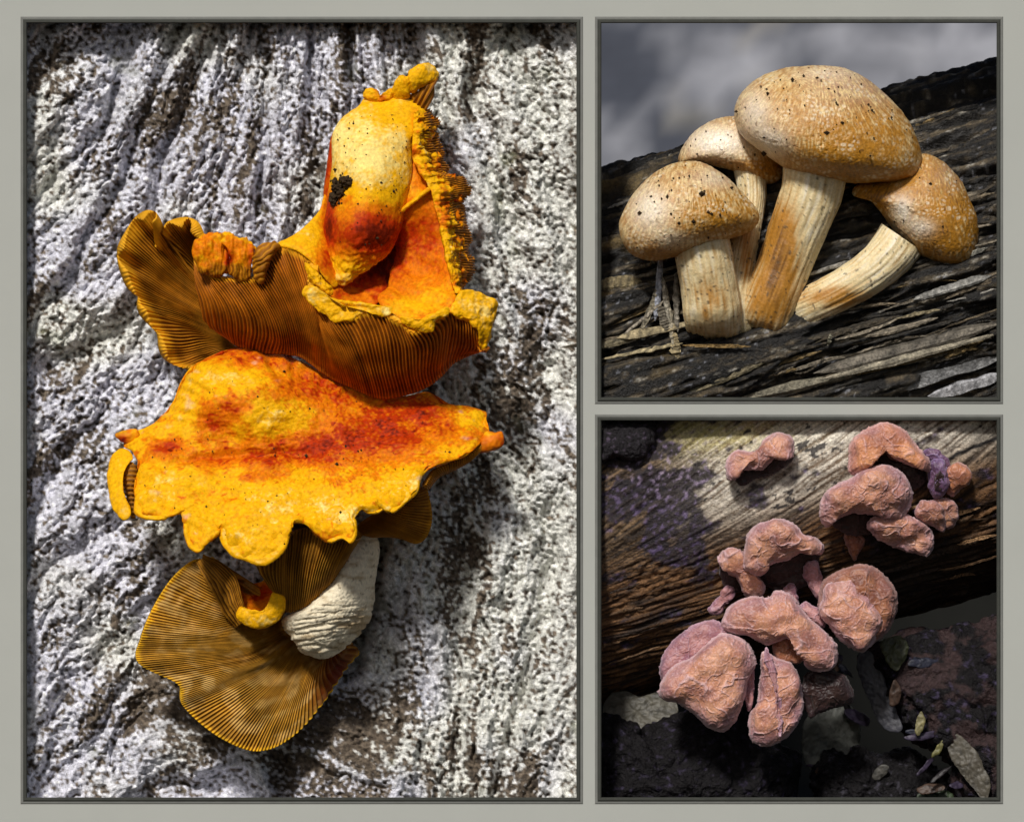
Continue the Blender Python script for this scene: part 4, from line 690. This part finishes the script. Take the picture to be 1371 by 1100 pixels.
ear('round bulging ear fungus split by a long curved crease', [
    ('cap', [(1096, 808), (1100, 784), (1118, 766), (1145, 756), (1171, 760), (1191, 778), (1201, 802), (1197, 830), (1180, 850), (1160, 866), (1140, 860), (1118, 842), (1102, 826)], 40, 28, 28, 'i'),
    ('front_lobe', [(1097, 812), (1108, 784), (1136, 775), (1152, 786), (1168, 804), (1180, 822), (1176, 846), (1160, 871), (1146, 870), (1124, 854), (1106, 834)], 52, 30, 24, 'f')], (1148, 815, -50))
ear('big drooping wrinkled ear fungus hanging lowest on the cluster flank', [
    ('back_lobe', [(884, 904), (889, 872), (908, 851), (934, 833), (958, 829), (976, 843), (966, 862), (940, 884), (910, 904), (890, 916)], 44, 22, 22, 'p'),
    ('front_lobe', [(881, 924), (890, 905), (906, 890), (935, 874), (958, 850), (984, 851), (1004, 864), (1011, 886), (1001, 912), (993, 942), (985, 966), (970, 978), (950, 972), (930, 956), (906, 942), (889, 937)], 64, 36, 34, 'f')], (945, 905, -50))
ear('tongue-shaped ear fungus with a pale central ridge hanging below the log', [
    ('cap', [(1022, 872), (1040, 880), (1060, 890), (1072, 914), (1076, 940), (1070, 966), (1054, 986), (1030, 998), (1010, 993), (1001, 976), (1005, 955), (1016, 940), (1018, 906)], 56, 22, 20, 'f'),
    ('ridge', [(1026, 866), (1034, 884), (1042, 912), (1046, 946), (1047, 980), (1042, 982), (1040, 946), (1034, 912), (1024, 882)], 76, 4, 6, 'p'), ('side_flap', [(1000, 890), (1008, 880), (1010, 910), (1006, 945), (1000, 950), (998, 920)], 50, 5, 8, 'p')], (1040, 930, -50))
ear('dark dried ear fungus in the shade beside the hanging tongue', [('cap', [(1076, 906), (1096, 896), (1124, 900), (1140, 918), (1143, 936), (1126, 946), (1104, 950), (1084, 960), (1074, 936)], 26, 16, 16, 'd')], (1110, 925, -60))

# ------------------------------------------------------------------ dark wood and leaves under the log
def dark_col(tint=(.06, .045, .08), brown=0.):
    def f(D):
        P = D['P']; n = fbm(P / 9., 3); c = mix((.005, .004, .005), np.array(tint) * .8, sstep(.15, .5, n)); return mix(c, (.042, .025, .025), brown * sstep(-.05, .1, fbm(P / 42. + 3, 3)))  # black base paints the shade under the log, tint its small glints
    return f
def flaky(amp):
    return lambda D: amp * fbm(D['P'] / 40., 3) + amp * .55 * (np.round(3 * fbm(vec(D['P'][:, 0] / 26, D['P'][:, 1] / 20, D['P'][:, 2] / 30), 2)) / 3) + 2.8 * fbm(D['P'] / 6., 3)
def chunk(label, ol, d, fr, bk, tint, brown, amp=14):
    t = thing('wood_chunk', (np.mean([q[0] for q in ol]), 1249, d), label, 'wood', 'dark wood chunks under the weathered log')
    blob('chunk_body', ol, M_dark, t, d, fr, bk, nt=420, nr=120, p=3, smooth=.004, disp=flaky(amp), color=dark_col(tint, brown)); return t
chunk('black charred wood chunk with jagged top below the drooping fungus', [(780, 962), (806, 958), (826, 962), (848, 968), (858, 985), (866, 970), (892, 962), (920, 950), (950, 940), (985, 930), (1012, 946), (1040, 990), (1062, 996), (1070, 1012), (1068, 1060), (1076, 1110), (1070, 1249), (790, 1249)], -130, 60, 60, (.05, .04, .075), 0.)  # not charred: the black paints the shade under the log
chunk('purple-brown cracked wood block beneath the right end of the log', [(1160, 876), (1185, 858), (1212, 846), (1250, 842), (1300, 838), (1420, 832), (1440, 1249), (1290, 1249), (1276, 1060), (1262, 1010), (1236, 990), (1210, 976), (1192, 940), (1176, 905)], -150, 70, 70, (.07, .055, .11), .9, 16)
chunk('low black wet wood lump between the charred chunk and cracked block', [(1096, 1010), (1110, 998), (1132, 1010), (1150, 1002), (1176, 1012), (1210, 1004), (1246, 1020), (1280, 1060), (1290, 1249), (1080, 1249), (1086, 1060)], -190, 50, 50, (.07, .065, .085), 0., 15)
def leaf(label, ol, d, tilt, colr, parent=None):
    O = np.asarray(ol, float); c0 = O.mean(0)
    t = thing('fallen_leaf', (c0[0], c0[1], d), label, 'leaf', 'damp leaves under the weathered log')
    blob('blade', ol, M_leaf, t, lambda x, y: d + tilt[0] * (x - c0[0]) + tilt[1] * (y - c0[1]), 2, 2, nt=110, nr=22, p=5, disp=lambda D: 4 * fbm(D['P'] / 22., 3) + 1.2 * noise(D['P'] / 5.), color=lambda D: mix(mix(colr, np.array(colr) * .5, sstep(0, .4, fbm(D['P'] / 12., 3))), np.array(colr) * 1.7, sstep(.35, .5, noise(D['P'] / 5.)) * .6))
leaf('grey leaf with brown edge leaning against the cracked wood block', [(1266, 982), (1284, 984), (1304, 1002), (1318, 1026), (1326, 1052), (1318, 1072), (1300, 1052), (1282, 1030), (1270, 1006)], -74, (.2, .1), (.075, .066, .05))
leaf('olive rounded leaf caught under the log near the round fungus', [(1178, 862), (1190, 852), (1206, 850), (1216, 864), (1212, 884), (1200, 898), (1188, 888)], -92, (.1, .2), (.045, .05, .022))
leaf('grey-blue pointed leaf hanging beside the dried fungus', [(1150, 872), (1166, 872), (1180, 900), (1196, 940), (1208, 974), (1196, 980), (1178, 968), (1160, 930), (1148, 896)], -120, (.2, .1), (.045, .045, .055))
leaf('tiny yellow bud-like leaf on the dark wood', [(1228, 958), (1234, 952), (1238, 962), (1234, 978), (1228, 984), (1225, 970)], -70, (0, 0), (.17, .15, .07))
leaf('small yellow-green leaf stub below the bud', [(1256, 996), (1262, 990), (1262, 1002), (1252, 1012), (1247, 1012)], -80, (0, 0), (.13, .12, .045))
leaf('dark green leaf lying at the foot of the low lump', [(1228, 1062), (1246, 1054), (1268, 1058), (1276, 1070), (1250, 1078), (1230, 1076)], -120, (0, .3), (.03, .045, .022))
leaf('pale brown leaf flat behind the drooping fungus', [(806, 950), (816, 930), (838, 924), (858, 932), (884, 926), (908, 944), (896, 972), (866, 984), (838, 972), (812, 976)], -150, (0, .5), (.085, .078, .06))
leaf('large grey-green leaf behind the hanging tongue', [(1080, 960), (1104, 938), (1134, 940), (1150, 970), (1146, 1010), (1108, 1040), (1080, 1024), (1074, 990)], -205, (.1, .4), (.09, .094, .08))

# specks of soil on the orange caps
rq = np.random.RandomState(5); pt = [(rq.uniform(450, 545), rq.uniform(150, 330), rq.choice([.9, 1.3, 1.8], p=[.6, .3, .1])) for _ in range(90)] + [(rq.normal(452, 9), rq.normal(256, 14), rq.choice([1., 1.6, 2.2])) for _ in range(46)]
crumbs(m1, [p for p in pt if inside(tower, p[0], p[1])], lambda x, y: float(f_tower(np.array(x), np.array(y))) + 14, 4)
pt = [(rq.uniform(185, 645), rq.uniform(475, 740), rq.choice([.9, 1.3, 1.9], p=[.6, .3, .1])) for _ in range(260)]
crumbs(m2, [p for p in pt if inside(capo, p[0], p[1])], lambda x, y: float(fcap(np.array(x), np.array(y))) + 5, 6)
# scraps of leaf and bark under the log
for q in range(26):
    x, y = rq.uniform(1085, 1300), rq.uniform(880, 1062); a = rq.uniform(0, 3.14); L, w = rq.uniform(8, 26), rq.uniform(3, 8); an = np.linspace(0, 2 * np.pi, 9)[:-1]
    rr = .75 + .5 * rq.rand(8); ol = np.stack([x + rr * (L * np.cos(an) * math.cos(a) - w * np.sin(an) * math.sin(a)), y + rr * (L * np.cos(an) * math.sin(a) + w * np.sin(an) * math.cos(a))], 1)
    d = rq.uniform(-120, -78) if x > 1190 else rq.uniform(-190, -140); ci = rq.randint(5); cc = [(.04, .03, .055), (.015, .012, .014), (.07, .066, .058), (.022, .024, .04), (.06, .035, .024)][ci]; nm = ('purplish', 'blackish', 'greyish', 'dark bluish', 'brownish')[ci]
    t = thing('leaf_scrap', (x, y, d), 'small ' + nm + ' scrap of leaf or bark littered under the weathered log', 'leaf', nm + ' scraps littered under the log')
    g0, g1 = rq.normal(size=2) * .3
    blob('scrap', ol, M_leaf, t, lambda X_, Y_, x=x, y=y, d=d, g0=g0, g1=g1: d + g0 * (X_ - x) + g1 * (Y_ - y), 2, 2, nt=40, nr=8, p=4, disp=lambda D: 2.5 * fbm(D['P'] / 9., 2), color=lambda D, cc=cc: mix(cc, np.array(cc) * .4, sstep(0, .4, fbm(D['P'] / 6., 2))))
